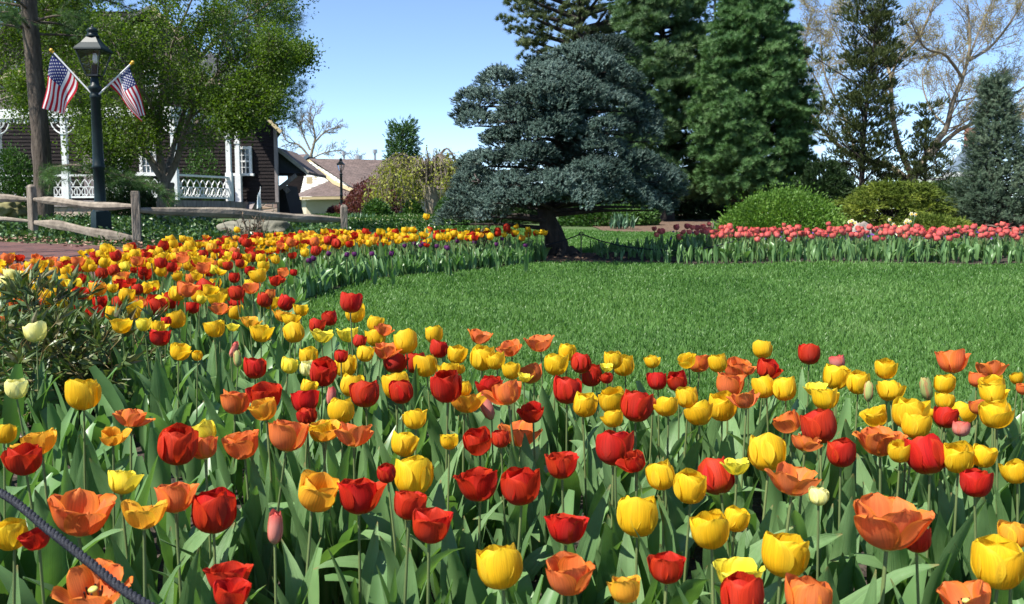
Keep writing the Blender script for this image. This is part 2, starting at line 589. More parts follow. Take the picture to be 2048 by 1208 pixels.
M['cream'] = noisy("cream_render", [(0.52, 0.46, 0.34), (0.60, 0.53, 0.40)], 1.6, 0.8, 6, 0.1, 30)
M['cream_trim'] = noisy("cream_trim", [(0.50, 0.40, 0.22), (0.58, 0.47, 0.28)], 3, 0.6)
M['white_siding'] = noisy("white_siding", [(0.66, 0.66, 0.60), (0.78, 0.77, 0.70)], 2, 0.7)
M['shingle'] = brickmat("brown_shingles", (0.15, 0.108, 0.095), (0.105, 0.077, 0.068), (0.07, 0.052, 0.046), 0.32, 0.2, 0.012, 0.95, noise=0.25)
M['pale_wood'] = noisy("pale_fascia", [(0.22, 0.2, 0.17), (0.36, 0.33, 0.28)], 6, 0.8)
M['blue_board'] = noisy("blue_grey_boards", [(0.03, 0.036, 0.045), (0.06, 0.068, 0.082)], 7, 0.8, stretch=(5, 1, .4))
M['slate'] = brickmat("grey_slate", (0.15, 0.145, 0.145), (0.10, 0.10, 0.105), (0.05, 0.05, 0.05), 0.3, 0.18, 0.01, 0.8, noise=0.25)
M['blue_roof'] = noisy("blue_grey_roof", [(0.10, 0.14, 0.18), (0.14, 0.18, 0.22)], 2, 0.5)
M['stone'] = stonemat("field_stone", [(0.36, 0.27, 0.20), (0.28, 0.19, 0.16), (0.42, 0.34, 0.26), (0.30, 0.24, 0.20), (0.40, 0.27, 0.18)], 2.6)
M['rock'] = noisy("boulder", [(0.06, 0.06, 0.05), (0.15, 0.145, 0.11), (0.25, 0.23, 0.175)], 3.2, 0.95, 10, 0.8, 9)
M['rock_grey'] = noisy("grey_rock", [(0.16, 0.13, 0.11), (0.30, 0.26, 0.22), (0.42, 0.37, 0.32)], 4, 0.95, 10, 0.8, 12)
M['rock_moss'] = noisy("mossy_boulder", [(0.08, 0.075, 0.03), (0.18, 0.165, 0.07), (0.26, 0.24, 0.12)], 3, 0.95, 10, 0.8, 9)
M['iron'] = noisy("green_black_iron", [(0.006, 0.013, 0.015), (0.011, 0.022, 0.024)], 6, 0.42, 4, spec=0.2)
M['black'] = plain("black_iron", (0.008, 0.008, 0.009), 0.4, 0.5)
M['rope'] = noisy("black_rope", [(0.004, 0.005, 0.009), (0.009, 0.011, 0.018), (0.05, 0.055, 0.065)], 420, 0.75, 2, lo=0.35, hi=0.72)
M['glass'] = glassmat("window_glass")
M['gold'] = plain("gold_ball", (0.62, 0.36, 0.03), 0.35, 0.5)
M['alu'] = plain("white_staff", (0.62, 0.63, 0.64), 0.4, 0.5)
M['bulb'] = plain("frosted_bulb", (0.75, 0.78, 0.8), 0.25, 0.5)
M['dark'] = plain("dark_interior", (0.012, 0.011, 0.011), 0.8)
M['brick'] = brickmat("chimney_brick", (0.32, 0.12, 0.085), (0.24, 0.09, 0.07), (0.3, 0.26, 0.23), 0.2, 0.07, 0.01, rot=(math.pi / 2, 0, 0))
M['green_wall'] = noisy("pale_green_wall", [(0.40, 0.47, 0.36), (0.46, 0.53, 0.41)], 2, 0.8)
M['metal'] = plain("vent_metal", (0.5, 0.5, 0.5), 0.4, 0.5, 0.6)
M['pebble'] = noisy("pebbles", [(0.16, 0.13, 0.10), (0.30, 0.25, 0.21), (0.42, 0.36, 0.31)], 9, 0.9)
# tulips
M['tleaf_far'] = leafmat("tulip_leaf", [(0.075, 0.155, 0.052), (0.12, 0.225, 0.08), (0.175, 0.30, 0.115)], 0.25, 0.38, 0.42, 0.4, 9.0, (1.2, 1.5, 0.5))
def tulip_leaf():
    m = leafmat("tulip_leaf", [(0.09, 0.17, 0.062), (0.135, 0.24, 0.09), (0.19, 0.31, 0.13)], 0.28, 0.42, 0.3, 0.35, 7.0, (1.25, 1.5, 0.5))
    nt = m.node_tree
    b = nt.nodes["Principled BSDF"]
    uv = N(nt, "ShaderNodeUVMap", uv_map="UVMap")
    mp = N(nt, "ShaderNodeMapping")
    mp.inputs["Scale"].default_value = (34, 1.2, 1)
    nt.links.new(uv.outputs[0], mp.inputs[0])
    no = N(nt, "ShaderNodeTexNoise")
    no.inputs["Scale"].default_value = 1.0
    no.inputs["Detail"].default_value = 3
    nt.links.new(mp.outputs[0], no.inputs[0])
    bp = N(nt, "ShaderNodeBump")
    bp.inputs["Strength"].default_value = 0.5
    bp.inputs["Distance"].default_value = 0.004
    nt.links.new(no.outputs[0], bp.inputs["Height"])
    nt.links.new(bp.outputs[0], b.inputs["Normal"])
    src = b.inputs["Base Color"].links[0].from_socket
    mr = N(nt, "ShaderNodeMapRange")
    mr.inputs[1].default_value = 0.3
    mr.inputs[2].default_value = 0.7
    mr.inputs[3].default_value = 0.78
    mr.inputs[4].default_value = 1.18
    nt.links.new(no.outputs[0], mr.inputs[0])
    hv = N(nt, "ShaderNodeHueSaturation")
    nt.links.new(src, hv.inputs["Color"])
    nt.links.new(mr.outputs[0], hv.inputs["Value"])
    # dry, yellowed tips on some leaves
    sp = N(nt, "ShaderNodeSeparateXYZ")
    nt.links.new(uv.outputs[0], sp.inputs[0])
    t1 = N(nt, "ShaderNodeMapRange")
    t1.inputs[1].default_value = 0.955
    t1.inputs[2].default_value = 1.0
    nt.links.new(sp.outputs[1], t1.inputs[0])
    mx = N(nt, "ShaderNodeMix", data_type='RGBA')
    nt.links.new(t1.outputs[0], mx.inputs[0])
    nt.links.new(hv.outputs[0], mx.inputs[6])
    mx.inputs[7].default_value = (0.24, 0.19, 0.07, 1)
    nt.links.new(mx.outputs[2], b.inputs["Base Color"])
    return m


M['tleaf'] = tulip_leaf()
M['tstem'] = leafmat("tulip_stem", [(0.11, 0.15, 0.055), (0.15, 0.19, 0.065)], 0.0, 0.45, 0.4)
M['Y'] = petalmat("petal_yellow", (0.80, 0.50, 0.03), (0.86, 0.53, 0.012), (0.88, 0.60, 0.025), (0.88, 0.60, 0.03), None, 0.44, 0.28)
M['L'] = petalmat("petal_lemon", (0.66, 0.62, 0.08), (0.86, 0.70, 0.04), (0.90, 0.74, 0.06), (0.88, 0.72, 0.07), None, 0.32, 0.14)
M['P'] = petalmat("petal_pale_yellow", (0.62, 0.66, 0.20), (0.86, 0.80, 0.26), (0.88, 0.84, 0.34), (0.88, 0.84, 0.36), None, 0.3, 0.12)
M['R'] = petalmat("petal_red", (0.60, 0.25, 0.02), (0.56, 0.017, 0.009), (0.60, 0.024, 0.010), (0.62, 0.028, 0.010), (0.62, 0.09, 0.06), 0.42, 0.34)
M['O'] = petalmat("petal_orange", (0.85, 0.55, 0.06), (0.80, 0.20, 0.055), (0.80, 0.19, 0.05), (0.84, 0.24, 0.035), (0.78, 0.22, 0.10), 0.42, 0.28)
M['A'] = petalmat("petal_apricot", (0.84, 0.58, 0.05), (0.86, 0.40, 0.035), (0.86, 0.42, 0.04), (0.88, 0.50, 0.03), None, 0.42, 0.28)
M['K'] = petalmat("petal_coral_pink", (0.70, 0.38, 0.28), (0.68, 0.14, 0.13), (0.70, 0.085, 0.08), (0.76, 0.17, 0.14), (0.76, 0.32, 0.31), 0.25, 0.15)
M['V'] = petalmat("petal_purple", (0.16, 0.05, 0.14), (0.11, 0.018, 0.10), (0.12, 0.02, 0.12), (0.14, 0.03, 0.14), None, 0.2, 0.2)
M['G'] = petalmat("petal_green_bud", (0.20, 0.30, 0.09), (0.34, 0.40, 0.13), (0.48, 0.46, 0.16), (0.55, 0.20, 0.10), None, 0.2, 0.2)
M['B'] = petalmat("petal_pink_bud", (0.36, 0.36, 0.16), (0.66, 0.22, 0.18), (0.62, 0.06, 0.06), (0.64, 0.14, 0.10), None, 0.2, 0.2)
M['pistil'] = plain("pistil", (0.45, 0.48, 0.12), 0.5)
M['pansy'] = leafmat("pansy_petals", [(0.10, 0.03, 0.22), (0.16, 0.05, 0.32)], 0.2, 0.6)
M['daff'] = leafmat("daffodil_petals", [(0.72, 0.70, 0.52), (0.80, 0.78, 0.62)], 0.25, 0.6)
M['daff_cup'] = plain("daffodil_cup", (0.80, 0.45, 0.03), 0.5)
M['daff_leaf'] = leafmat("daffodil_leaf", [(0.07, 0.15, 0.08), (0.12, 0.21, 0.12)], 0.2, 0.45, 0.35)

# ------------------------------------------------------------------ ground, lawn, beds, path
def sheet(name, xr, yr, nx, ny, mat, lift, inside=None, kind='structure'):
    xs = np.concatenate([np.linspace(xr[0], xr[1], nx)])
    ys = np.asarray(yr if not np.isscalar(ny) else np.linspace(yr[0], yr[1], ny))
    X, Y = np.meshgrid(xs, ys)
    Z = ground(X, Y) + lift
    mb = MB()
    P = np.stack([X, Y, Z], -1)
    if inside is None:
        mb.grid(P, rnd=0.5)
    else:
        m, n = X.shape
        idx = np.arange(m * n).reshape(m, n)
        q = np.stack([idx[:-1, :-1], idx[:-1, 1:], idx[1:, 1:], idx[1:, :-1]], -1).reshape(-1, 4)
        c = P.reshape(-1, 3)[q].mean(1)
        k = inside(c[:, 0], c[:, 1])
        mb.add(P.reshape(-1, 3), q[k])
    return tag(mb.build(name, mat, smooth=True), kind=kind)


def inpoly(poly):
    poly = np.asarray(poly, float)

    def f(x, y):
        r = np.zeros(np.shape(x), bool)
        j = len(poly) - 1
        for i in range(len(poly)):
            xi, yi = poly[i]
            xj, yj = poly[j]
            c = ((yi > y) != (yj > y)) & (x < (xj - xi) * (y - yi) / (yj - yi + 1e-12) + xi)
            r ^= c
            j = i
        return r
    return f


def smooth_line(pts, n=80):
    """Catmull-Rom through the points"""
    P = np.asarray(pts, float)
    P = np.concatenate([[2 * P[0] - P[1]], P, [2 * P[-1] - P[-2]]])
    out = []
    seg = len(P) - 3
    for i in range(seg):
        p0, p1, p2, p3 = P[i:i + 4]
        for t in np.linspace(0, 1, max(2, n // seg), endpoint=False):
            out.append(0.5 * (2 * p1 + (p2 - p0) * t + (2 * p0 - 5 * p1 + 4 * p2 - p3) * t * t + (3 * p1 - p0 - 3 * p2 + p3) * t ** 3))
    out.append(P[-2])
    return np.array(out)


sheet("ground", (-220, 220), np.concatenate([np.linspace(-30, 0, 8), np.linspace(1, 45, 89), np.linspace(50, 900, 18)]), 221, [0], M['ground'], -0.012)
LAWN_EDGE = smooth_line([(9, 2.75), (5, 2.9), (2, 3.02), (0.6, 3.2), (-.25, 3.65), (-.9, 4.45), (-1.45, 5.6), (-1.72, 7.0), (-1.7, 7.9), (-1.45, 8.9), (-1.0, 9.6), (-.55, 10.1), (0.0, 10.6), (0.32, 10.95)], 90)
BED_OUT = smooth_line([(0.45, 11.4), (0.1, 11.75), (-.9, 11.95), (-2.1, 11.6), (-2.95, 10.6), (-3.5, 9.1), (-3.65, 7.7), (-3.75, 6.6), (-4.4, 5.2), (-7, 3.9), (-9, 3.2)], 70)
BED = np.concatenate([LAWN_EDGE, BED_OUT, [(-9, -2), (9, -2)]])
in_bed = inpoly(BED)
LAWN = np.concatenate([LAWN_EDGE[::-1], [(14, 2.6), (24, 10), (24, 11.0), (2.2, 11.0), (1.2, 11.3), (.7, 11.5)]])
in_front_lawn = inpoly(LAWN)
BACK_LAWN = [(.2, 12.4), (1.6, 12.0), (3.0, 13.2), (24, 13.3), (24, 16.0), (6.6, 16), (4.8, 19.0), (3.6, 20.4), (1.2, 22.2), (-1, 24.5), (-3.2, 24), (-3.0, 17), (-2.1, 12.4), (-.6, 12.2)]
in_back_lawn = inpoly(BACK_LAWN)
sheet("flower_bed_soil", (-9, 9), (-2, 13.6), 181, 157, M['soil'], 0.004, in_bed)
PINK = [(1.15, 11.35), (1.6, 11.05), (24, 11.0), (24, 13.3), (3.0, 13.2), (1.6, 12.1)]
in_pink = inpoly(PINK)
sheet("pink_bed_soil", (1, 24), (10.9, 13.5), 140, 30, M['soil'], 0.003, in_pink)
RING = [(.1 + 1.55 * math.cos(a), 12.0 + 0.0 + .95 * math.sin(a)) for a in np.linspace(0, 2 * math.pi, 40)]
RING = [(x + .75, y) for x, y in RING]
in_ring = inpoly(RING)
sheet("tree_ring_mulch", (-1.2, 2.8), (10.9, 13.1), 60, 40, M['mulch'], 0.012, in_ring)
sheet("lawn", (-4, 24), (2.5, 24.6), 281, 222, M['lawn'], 0.0, lambda x, y: (in_front_lawn(x, y) | in_back_lawn(x, y)) & ~in_ring(x, y))
MULCH = [(2.3, 21.6), (3.6, 20.4), (4.8, 19.0), (6.6, 16), (24, 15.5), (24, 40), (3.4, 40), (2.2, 24)]
in_mulch = inpoly(MULCH)
sheet("mulch_bed", (-2, 24), (15.5, 40), 131, 124, M['mulch'], 0.004, in_mulch)
PATH = np.concatenate([BED_OUT[34:] + np.array([-0.06, 0]), [(-13, 3.5), (-13, 17.2), (-9.6, 16.55), (-7.6, 15.3), (-6.2, 14.3), (-5.2, 13.4), (-4.4, 12.2), (-3.75, 10.9)]])
in_path = inpoly(PATH)
sheet("brick_path", (-13, -3), (2.5, 17.4), 126, 188, M['path'], 0.006, in_path)


# mulch mound round the leaning spruce
def mound(name, c, r, h, mat, seed):
    rg = np.random.default_rng(seed)
    mb = MB()
    an = np.linspace(0, 2 * math.pi, 40, endpoint=False)
    rr = np.linspace(0, 1, 12)
    P = np.zeros((12, 40, 3))
    for i, q in enumerate(rr):
        x = c[0] + q * r[0] * np.cos(an)
        y = c[1] + q * r[1] * np.sin(an)
        P[i, :, 0], P[i, :, 1] = x, y
        P[i, :, 2] = ground(x, y) + h * (1 - q * q) ** 1.5 + (rg.normal(0, .008, 40) if i else 0) - (0.03 if i == 11 else 0)
    mb.grid(P, closed=True)
    return tag(mb.build(name, mat, smooth=True), kind='structure')


mound("mulch_mound", (.78, 12.0), (.75, .5), .06, M['mulch'], 3)
mound("mulch_mound", (1.45, 11.75), (.5, .35), .10, M['soil'], 4)

# grass blades: one mass, denser and finer close to the camera
def blades(name, inside, xr, yr, dens, hfun, wfun, seed):
    rg = np.random.default_rng(seed)
    mb = MB()
    y0 = yr[0]
    while y0 < yr[1]:
        y1 = min(y0 * 1.12, yr[1])
        half = y1 * 0.62 + 2.0
        xa, xb = max(xr[0], -half), min(xr[1], half)
        d = dens((y0 + y1) / 2)
        n = int((xb - xa) * (y1 - y0) * d)
        x = rg.uniform(xa, xb, n)
        y = rg.uniform(y0, y1, n)
        k = inside(x, y)
        x, y = x[k], y[k]
        n = len(x)
        z = ground(x, y) - .004
        patch = .5 + .5 * np.sin(x * 2.1 + np.sin(y * 1.7) * 1.3) * np.sin(y * 1.9 + np.cos(x * 1.3))
        h = hfun(y) * rg.uniform(.55, 1.15, n) * (.8 + .35 * patch)
        w = wfun(y) * rg.uniform(.7, 1.3, n)
        az = rg.uniform(0, 2 * math.pi, n)
        ln = rg.normal(.35, .35, n) * h
        la = rg.uniform(0, 2 * math.pi, n)
        bx, by = np.cos(az) * w / 2, np.sin(az) * w / 2
        mx, my = np.cos(la) * ln * .35, np.sin(la) * ln * .35
        V = np.zeros((n, 5, 3))
        V[:, 0] = np.stack([x - bx, y - by, z], -1)
        V[:, 1] = np.stack([x + bx, y + by, z], -1)
        V[:, 2] = np.stack([x + mx + bx * .75, y + my + by * .75, z + h * .6], -1)
        V[:, 3] = np.stack([x + mx - bx * .75, y + my - by * .75, z + h * .6], -1)
        V[:, 4] = np.stack([x + np.cos(la) * ln, y + np.sin(la) * ln, z + h], -1)
        o = np.arange(n)[:, None] * 5
        r = np.clip(rg.normal(.42, .2, n) + .38 * (patch - .5), 0, 1)
        mb.add(V.reshape(-1, 3), o + np.array([0, 1, 2, 3]), None, 0, np.repeat(r, 5))
        T = o + np.array([3, 2, 4])
        mb.f.append(T)
        mb.mi.append(np.zeros(n, np.int32))
        mb.f[-1] = T + (mb.n - n * 5)
        y0 = y1
    return tag(mb.build(name, M['grass']), "close-cut green grass of the lawn", "grass", kind='stuff')


blades("lawn_grass", lambda x, y: (in_front_lawn(x, y) | in_back_lawn(x, y)) & ~(in_ring(x, y) & (RNG.random(len(x)) < .97)), (-4, 24), (2.6, 24.4),
       lambda y: 7200 * (3.0 / y) ** 1.15, lambda y: .034 + .0010 * y, lambda y: .0028 + .0009 * y, 11)

# clods and pebbles on the bare soil
def rock_mesh(mb, c, s, seed, sub=3, rough=.18):
    rg = np.random.default_rng(seed)
    n, m = 8 * sub, 5 * sub
    th = np.linspace(0, 2 * math.pi, n, endpoint=False)
    ph = np.linspace(0.02, math.pi - .02, m)
    T, Pp = np.meshgrid(th, ph)
    d = np.stack([np.sin(Pp) * np.cos(T), np.sin(Pp) * np.sin(T), np.cos(Pp)], -1)
    r = np.ones(T.shape)
    for _ in range(9):
        k = nrm(rg.normal(size=3))
        q = d @ k
        cut = rg.uniform(.62, .95)
        r = np.minimum(r, np.where(q > .15, cut / np.maximum(q, .15), 9))
    for _ in range(10):
        k = rg.normal(size=3) * rg.uniform(2, 7)
        r += rough * .18 * np.sin(d @ k + rg.uniform(0, 6))
    mb.grid((d * r[..., None]) * np.asarray(s) + np.asarray(c), closed=True)


mb = MB()
rg = np.random.default_rng(21)
cnt = 0
while cnt < 420:
    x, y = rg.uniform(-2.6, 2.6), rg.uniform(.9, 4.2)
    if not in_bed(np.array([x]), np.array([y]))[0]:
        continue
    s = rg.uniform(.004, .016) * (1.6 if rg.random() < .08 else 1)
    rock_mesh(mb, onground(x, y, s * .3), (s * rg.uniform(.8, 1.4), s, s * .7), cnt, 1, .3)
    cnt += 1
tag(mb.build("pebbles", M['pebble'], smooth=True), "small pale pebbles and clods on dark bed soil", "pebbles", kind='stuff')

# ------------------------------------------------------------------ brown wooden house
def siding(mb, p0, p1, z0, z1, board=.14, out=.022, clip=None):
    """lapped boards along p0 -> p1, right side of the direction faces out"""
    p0 = np.asarray(p0, float)
    p1 = np.asarray(p1, float)
    d = p1 - p0
    nn = nrm(np.array([d[1], -d[0]]))
    z = z0
    while z < z1 - 1e-6:
        zt = min(z + board, z1)
        a, b = (0.0, 1.0) if clip is None else clip(z)
        a2, b2 = (a, b) if clip is None else clip(zt)
        if b - a > 0.01:
            A = p0 + d * a
            B = p0 + d * b
            A2 = p0 + d * a2
            B2 = p0 + d * b2
            o = nn * out
            mb.add([[A[0] + o[0], A[1] + o[1], z], [B[0] + o[0], B[1] + o[1], z], [B2[0], B2[1], zt], [A2[0], A2[1], zt], [A[0], A[1], z], [B[0], B[1], z]],
                   [[0, 1, 2, 3], [4, 5, 1, 0]])
        z = zt


def window(par, x0, x1, z0, z1, y, cols=3, rows=4, fr=.11, frame_mat=None):
    """a sash window in a wall facing -y"""
    mbf = MB()
    xm, zm = (x0 + x1) / 2, (z0 + z1) / 2
    mbf.box((x0 + fr / 2, y - .05, zm), (fr, .1, z1 - z0))
    mbf.box((x1 - fr / 2, y - .05, zm), (fr, .1, z1 - z0))
    mbf.box((xm, y - .05, z1 - fr / 2), (x1 - x0 - 2 * fr, .098, fr))
    mbf.box((xm, y - .08, z0 - .05), (x1 - x0 + .16, .2, .1))
    for i in range(1, cols):
        xx = x0 + fr + (x1 - x0 - 2 * fr) * i / cols
        mbf.box((xx, y - .03, zm - fr / 2), (.03, .03, z1 - z0 - fr - .004))
    for i in range(1, rows):
        zz = z0 + (z1 - fr - z0) * i / rows
        mbf.box((xm, y - .034, zz), (x1 - x0 - 2 * fr, .03, .03 if i * 2 != rows else .07))
    f = mbf.build("window", frame_mat or M['white'], par)
    g = MB()
    g.box((xm, y - .006, zm), (x1 - x0 - .02, .01, z1 - z0 - .02))
    g.build("pane", M['glass'], f)
    return f


def X(p, d):
    return float(px(p, 430, d)[0])


def Zp(p, d):
    return float(px(1024, p, d)[2])


HY = 37.0
hx0, hx1 = X(-80, HY), X(555, HY)
hz0, hz1 = Zp(436, HY), Zp(246, HY)
base_top = Zp(405, HY)
house = thing("wooden_house", "dark brown weatherboarded house with white porch behind the leafy trees", "house", onground((hx0 + hx1) / 2, HY))
ax = X(330, HY)
az_ = Zp(20, HY)
mb = MB()


def clipg(z):
    if z <= hz1:
        return 0.0, 1.0
    t = (z - hz1) / (az_ - hz1)
    W = hx1 - hx0
    ra = (ax - hx0) / W
    return 0 + t * ra * .3, 1 - t * (1 - ra)


siding(mb, (hx0, HY), (hx1, HY), base_top, az_ - .05, .145, .024, clipg)
siding(mb, (hx1, HY), (hx1 - 2.7, HY + 8), base_top, hz1, .145, .024)
mb.build("wall", M['siding'], house)
mb = MB()
mb.box(((hx0 + hx1) / 2, HY + .2, (hz0 + base_top) / 2 - .35), (hx1 - hx0 - .03, .4, base_top - hz0 + .7 - .01))
mb.build("stone_base", M['stone'], house)
mb = MB()
mb.box((hx1 + .02, HY - .05, (base_top + hz1) / 2), (.14, .12, hz1 - base_top - .02))
mb.build("corner_board", M['grey_board'], house)
mb = MB()
ex, ez = hx1 + .35, hz1 - .32
for yy0, yy1 in ((HY - .5, HY + 8.5),):
    A, B = np.array([ax, yy0, az_ + .12]), np.array([ax - 2.9, yy1, az_ + .12])
    C, D = np.array([ex - 2.9, yy1, ez]), np.array([ex, yy0, ez])
    t = np.array([0, 0, .16])
    mb.add([A, B, C, D, A - t, B - t, C - t, D - t], [[0, 3, 2, 1], [4, 5, 6, 7], [0, 4, 7, 3], [3, 7, 6, 2], [1, 2, 6, 5]])
    L0 = np.array([hx0 - .4, yy0, hz1 + .9])
    L1 = np.array([hx0 - 3.3, yy1, hz1 + .9])
    mb.add([A, B, L1, L0, A - t, B - t, L1 - t, L0 - t], [[0, 1, 2, 3], [4, 7, 6, 5], [0, 3, 7, 4], [3, 2, 6, 7]])
mb.build("roof", M['slate'], house)
mb = MB()
mb.beam((ax, HY - .53, az_ - .02), (ex + .02, HY - .53, ez - .1), .05, .13)
mb.build("barge_board", M['cream_trim'], house)
window(house, X(475, HY), X(508, HY), Zp(347, HY), Zp(293, HY), HY - .024, 3, 4)
window(house, X(285, HY), X(318, HY), Zp(345, HY), Zp(285, HY), HY - .024, 3, 4)
window(house, X(300, HY), X(330, HY), Zp(200, HY), Zp(140, HY), HY - .024, 3, 4)
window(house, X(474, HY), X(508, HY), Zp(433, HY), Zp(420, HY), HY - .02, 4, 1, .05, M['cream_trim'])
mb = MB()
a0, a1 = X(470, HY), X(514, HY)
zt, zb = Zp(405, HY) + .02, Zp(418, HY)
mb.add([[a0, HY - .02, zt], [a1 - .05, HY - .02, zt], [a1, HY - .7, zb], [a0 - .1, HY - .7, zb], [a0, HY - .02, zt - .08], [a1 - .05, HY - .02, zt - .08], [a1, HY - .7, zb - .06], [a0 - .1, HY - .7, zb - .06]],
       [[0, 3, 2, 1], [4, 5, 6, 7], [2, 3, 7, 6], [0, 4, 7, 3], [1, 2, 6, 5]])
mb.build("window_hood", M['grey_board'], house)
mb = MB()
for i in range(9):
    xx = X(176, HY) + (X(230, HY) - X(176, HY)) * i / 8
    mb.box((xx, HY - .06, (Zp(395, HY) + Zp(280, HY)) / 2), (.118, .05, Zp(280, HY) - Zp(395, HY)))
mb.build("plank_door", M['grey_board'], house)
# porch
PD = 33.0
pA = np.array([X(-90, PD), PD])
pB = np.array([X(345, 31.5), 31.8])
pC = np.array([X(460, 34.3), 34.3])
flo = Zp(401, 32.5)
rail = flo + .93
beamz = Zp(236, 32.5)
mb = MB()
top = [[pA[0], pA[1], flo], [pB[0], pB[1], flo], [pC[0], pC[1], flo], [pC[0], HY - .03, flo], [pA[0], HY - .03, flo]]
bot = [[p[0], p[1], flo - .22] for p in top]
V = top + bot
mb.add(V, [[0, 1, 2, 3, 4]])
mb.add(V, [[0, 5, 6, 1], [1, 6, 7, 2], [2, 7, 8, 3]])
mb.build("porch_floor", M['grey_board'], house)
mb = MB()
V = [[p[0] * .9985, p[1] + .08, flo - .222] for p in top] + [[p[0] * .9985, p[1] + .08, 0.4] for p in top]
mb.add(V, [[0, 5, 6, 1], [1, 6, 7, 2], [2, 7, 8, 3]])
mb.build("porch_base", M['stone'], house)


def balustrade(p0, p1, z, h, per=.30):
    p0 = np.array([*p0, z])
    p1 = np.array([*p1, z])
    L = np.linalg.norm(p1 - p0)
    d = (p1 - p0) / L
    up = np.array([0, 0, 1.0])
    m = MB()
    m.beam(p0 + up * (h - .03), p1 + up * (h - .03), .11, .07)
    m.beam(p0 + up * .12, p1 + up * .12, .06, .06)
    m.beam(p0 + up * (h * .52), p1 + up * (h * .52), .03, .025)
    n = max(2, int(round(L / per)))
    pr = L / n
    yo = np.array([d[1], -d[0], 0])

    def strip(pts, w, off):
        pts = np.asarray(pts)
        for a, b in zip(pts[:-1], pts[1:]):
            m.beam(p0 + d * a[0] + up * a[1] + yo * off, p0 + d * b[0] + up * b[1] + yo * off, .018, w, 0, yo)
    for i in range(n):
        s0 = i * pr
        c = s0 + pr / 2
        t = np.linspace(0, 1, 7)
        for sg in (-1, 1):
            # crossing hoops above, urns below
            strip([(c + sg * pr * .5 * math.cos(q * math.pi), .52 * h + (.93 - .52) * h * math.sin(q * math.pi / 2 + .0)) for q in t * .5 + .0][::1], .04, .006 * sg)
            strip([(c + sg * pr * (.12 + .30 * math.sin(q * math.pi)), .13 + (.5 * h - .13) * q) for q in t], .042, .006 * sg)
        strip([(c, .14), (c, .52 * h)], .03, .012)
        strip([(c - pr * .3, .17), (c, .24), (c + pr * .3, .17)], .04, .015)
    return m


balustrade(pA, pB, flo, .93).build("balustrade", M['white'], house)
balustrade(pB, pC, flo, .93).build("balustrade", M['white'], house)


def porch_post(x, y):
    m = MB()
    m.box((x, y, (flo + beamz) / 2), (.17, .17, beamz - flo - .01))
    m.box((x, y, flo + .55), (.235, .235, 1.08))
    m.box((x, y, beamz - .55), (.22, .22, .08))
    m.build("porch_post", M['white'], house)


for q in (0.03, .22, .52, .76):
    p = pA + (pB - pA) * q
    porch_post(p[0], p[1] + .02)
porch_post(pB[0], pB[1] + .05)
porch_post(pC[0], pC[1] + .05)
porch_post(pC[0] - .35, HY - .35)
mb = MB()
zb_ = beamz + .16
for a, b in ((pA, pB), (pB, pC)):
    mb.beam((*a, zb_), (*b, zb_), .16, .34)
    d = b - a
    n = int(np.linalg.norm(d) / .14)
    for i in range(n):
        q = a + d * (i + .5) / n
        mb.beam((q[0], q[1], beamz - .02), (q[0], q[1], beamz - .14 - .05 * (i % 2)), .06, .03, 0, (d[0], d[1], 0))
mb.build("porch_fascia", M['white'], house)


def bracket(p, d):
    m = MB()
    d = nrm(np.array([d[0], d[1], 0]))
    P0 = np.array([p[0], p[1], beamz - .02])
    for r in (.5, .32, .18):
        m.tube([P0 + d * (r * math.sin(t)) + np.array([0, 0, -r * math.cos(t) * 1.1]) for t in np.linspace(0, math.pi / 2, 7)], .025, 5)
    m.build("bracket", M['white'], house)


for q in (.22, .52, .76):
    p = pA + (pB - pA) * q
    bracket(p, pB - pA)
    bracket(p, pA - pB)
bracket(pB, pC - pB)
bracket(pC, pB - pC)
bracket(pB, pA - pB)
# upper balcony on the left wing
mb = MB()
bz = Zp(216, 33)
mb.beam((pA[0], PD - .02, bz), (X(150, PD), PD - .02, bz), .1, .16)
mb.beam((pA[0], PD - .02, bz + .75), (X(150, PD), PD - .02, bz + .75), .1, .08)
n = 60
for i in range(n):
    xx = pA[0] + (X(150, PD) - pA[0]) * i / (n - 1)
    mb.box((xx, PD - .02, bz + .4), (.05, .04, .62))
mb.build("balcony_rail", M['grey_board'], house)
mb = MB()
mb.box(((pA[0] + X(200, PD)) / 2, PD + .9, Zp(150, 33)), (X(200, PD) - pA[0], 2.2, .35))
mb.build("balcony_eave", M['cream_trim'], house)
mb = MB()
q0, q1 = px(385, 124, 34.0), px(502, 206, 35.5)
mb.add([q0 + [0, 0, .0], q1, q1 + [-.3, 3, .9], q0 + [-.3, 3, .9], q0 - [0, 0, .16], q1 - [0, 0, .16], q1 + [-.3, 3, .74], q0 + [-.3, 3, .74]], [[0, 1, 2, 3], [7, 6, 5, 4], [0, 4, 5, 1], [1, 5, 6, 2], [0, 3, 7, 4]])
mb.build("porch_roof", M['slate'], house)
mb = MB()
mb.beam(q0 - [0, .06, .08], q1 - [0, .06, .08], .05, .24)
mb.build("porch_barge_board", M['white'], house)

# lean-to with a deep overhang right of the house
lean = thing("lean_to_shed", "dark timber lean-to with diagonal brace against the brown house's right side", "shed", onground(X(588, 38), 38.5))
def prism(mb, pts, dy):
    P = [np.asarray(p, float) for p in pts]
    n = len(P)
    V = P + [p + np.array([0, dy, 0]) for p in P]
    mb.add(V, [list(range(n))])
    mb.add(V, [list(range(2 * n - 1, n - 1, -1))])
    mb.add(V, [[k, k + n, (k + 1) % n + n, (k + 1) % n] for k in range(n)])


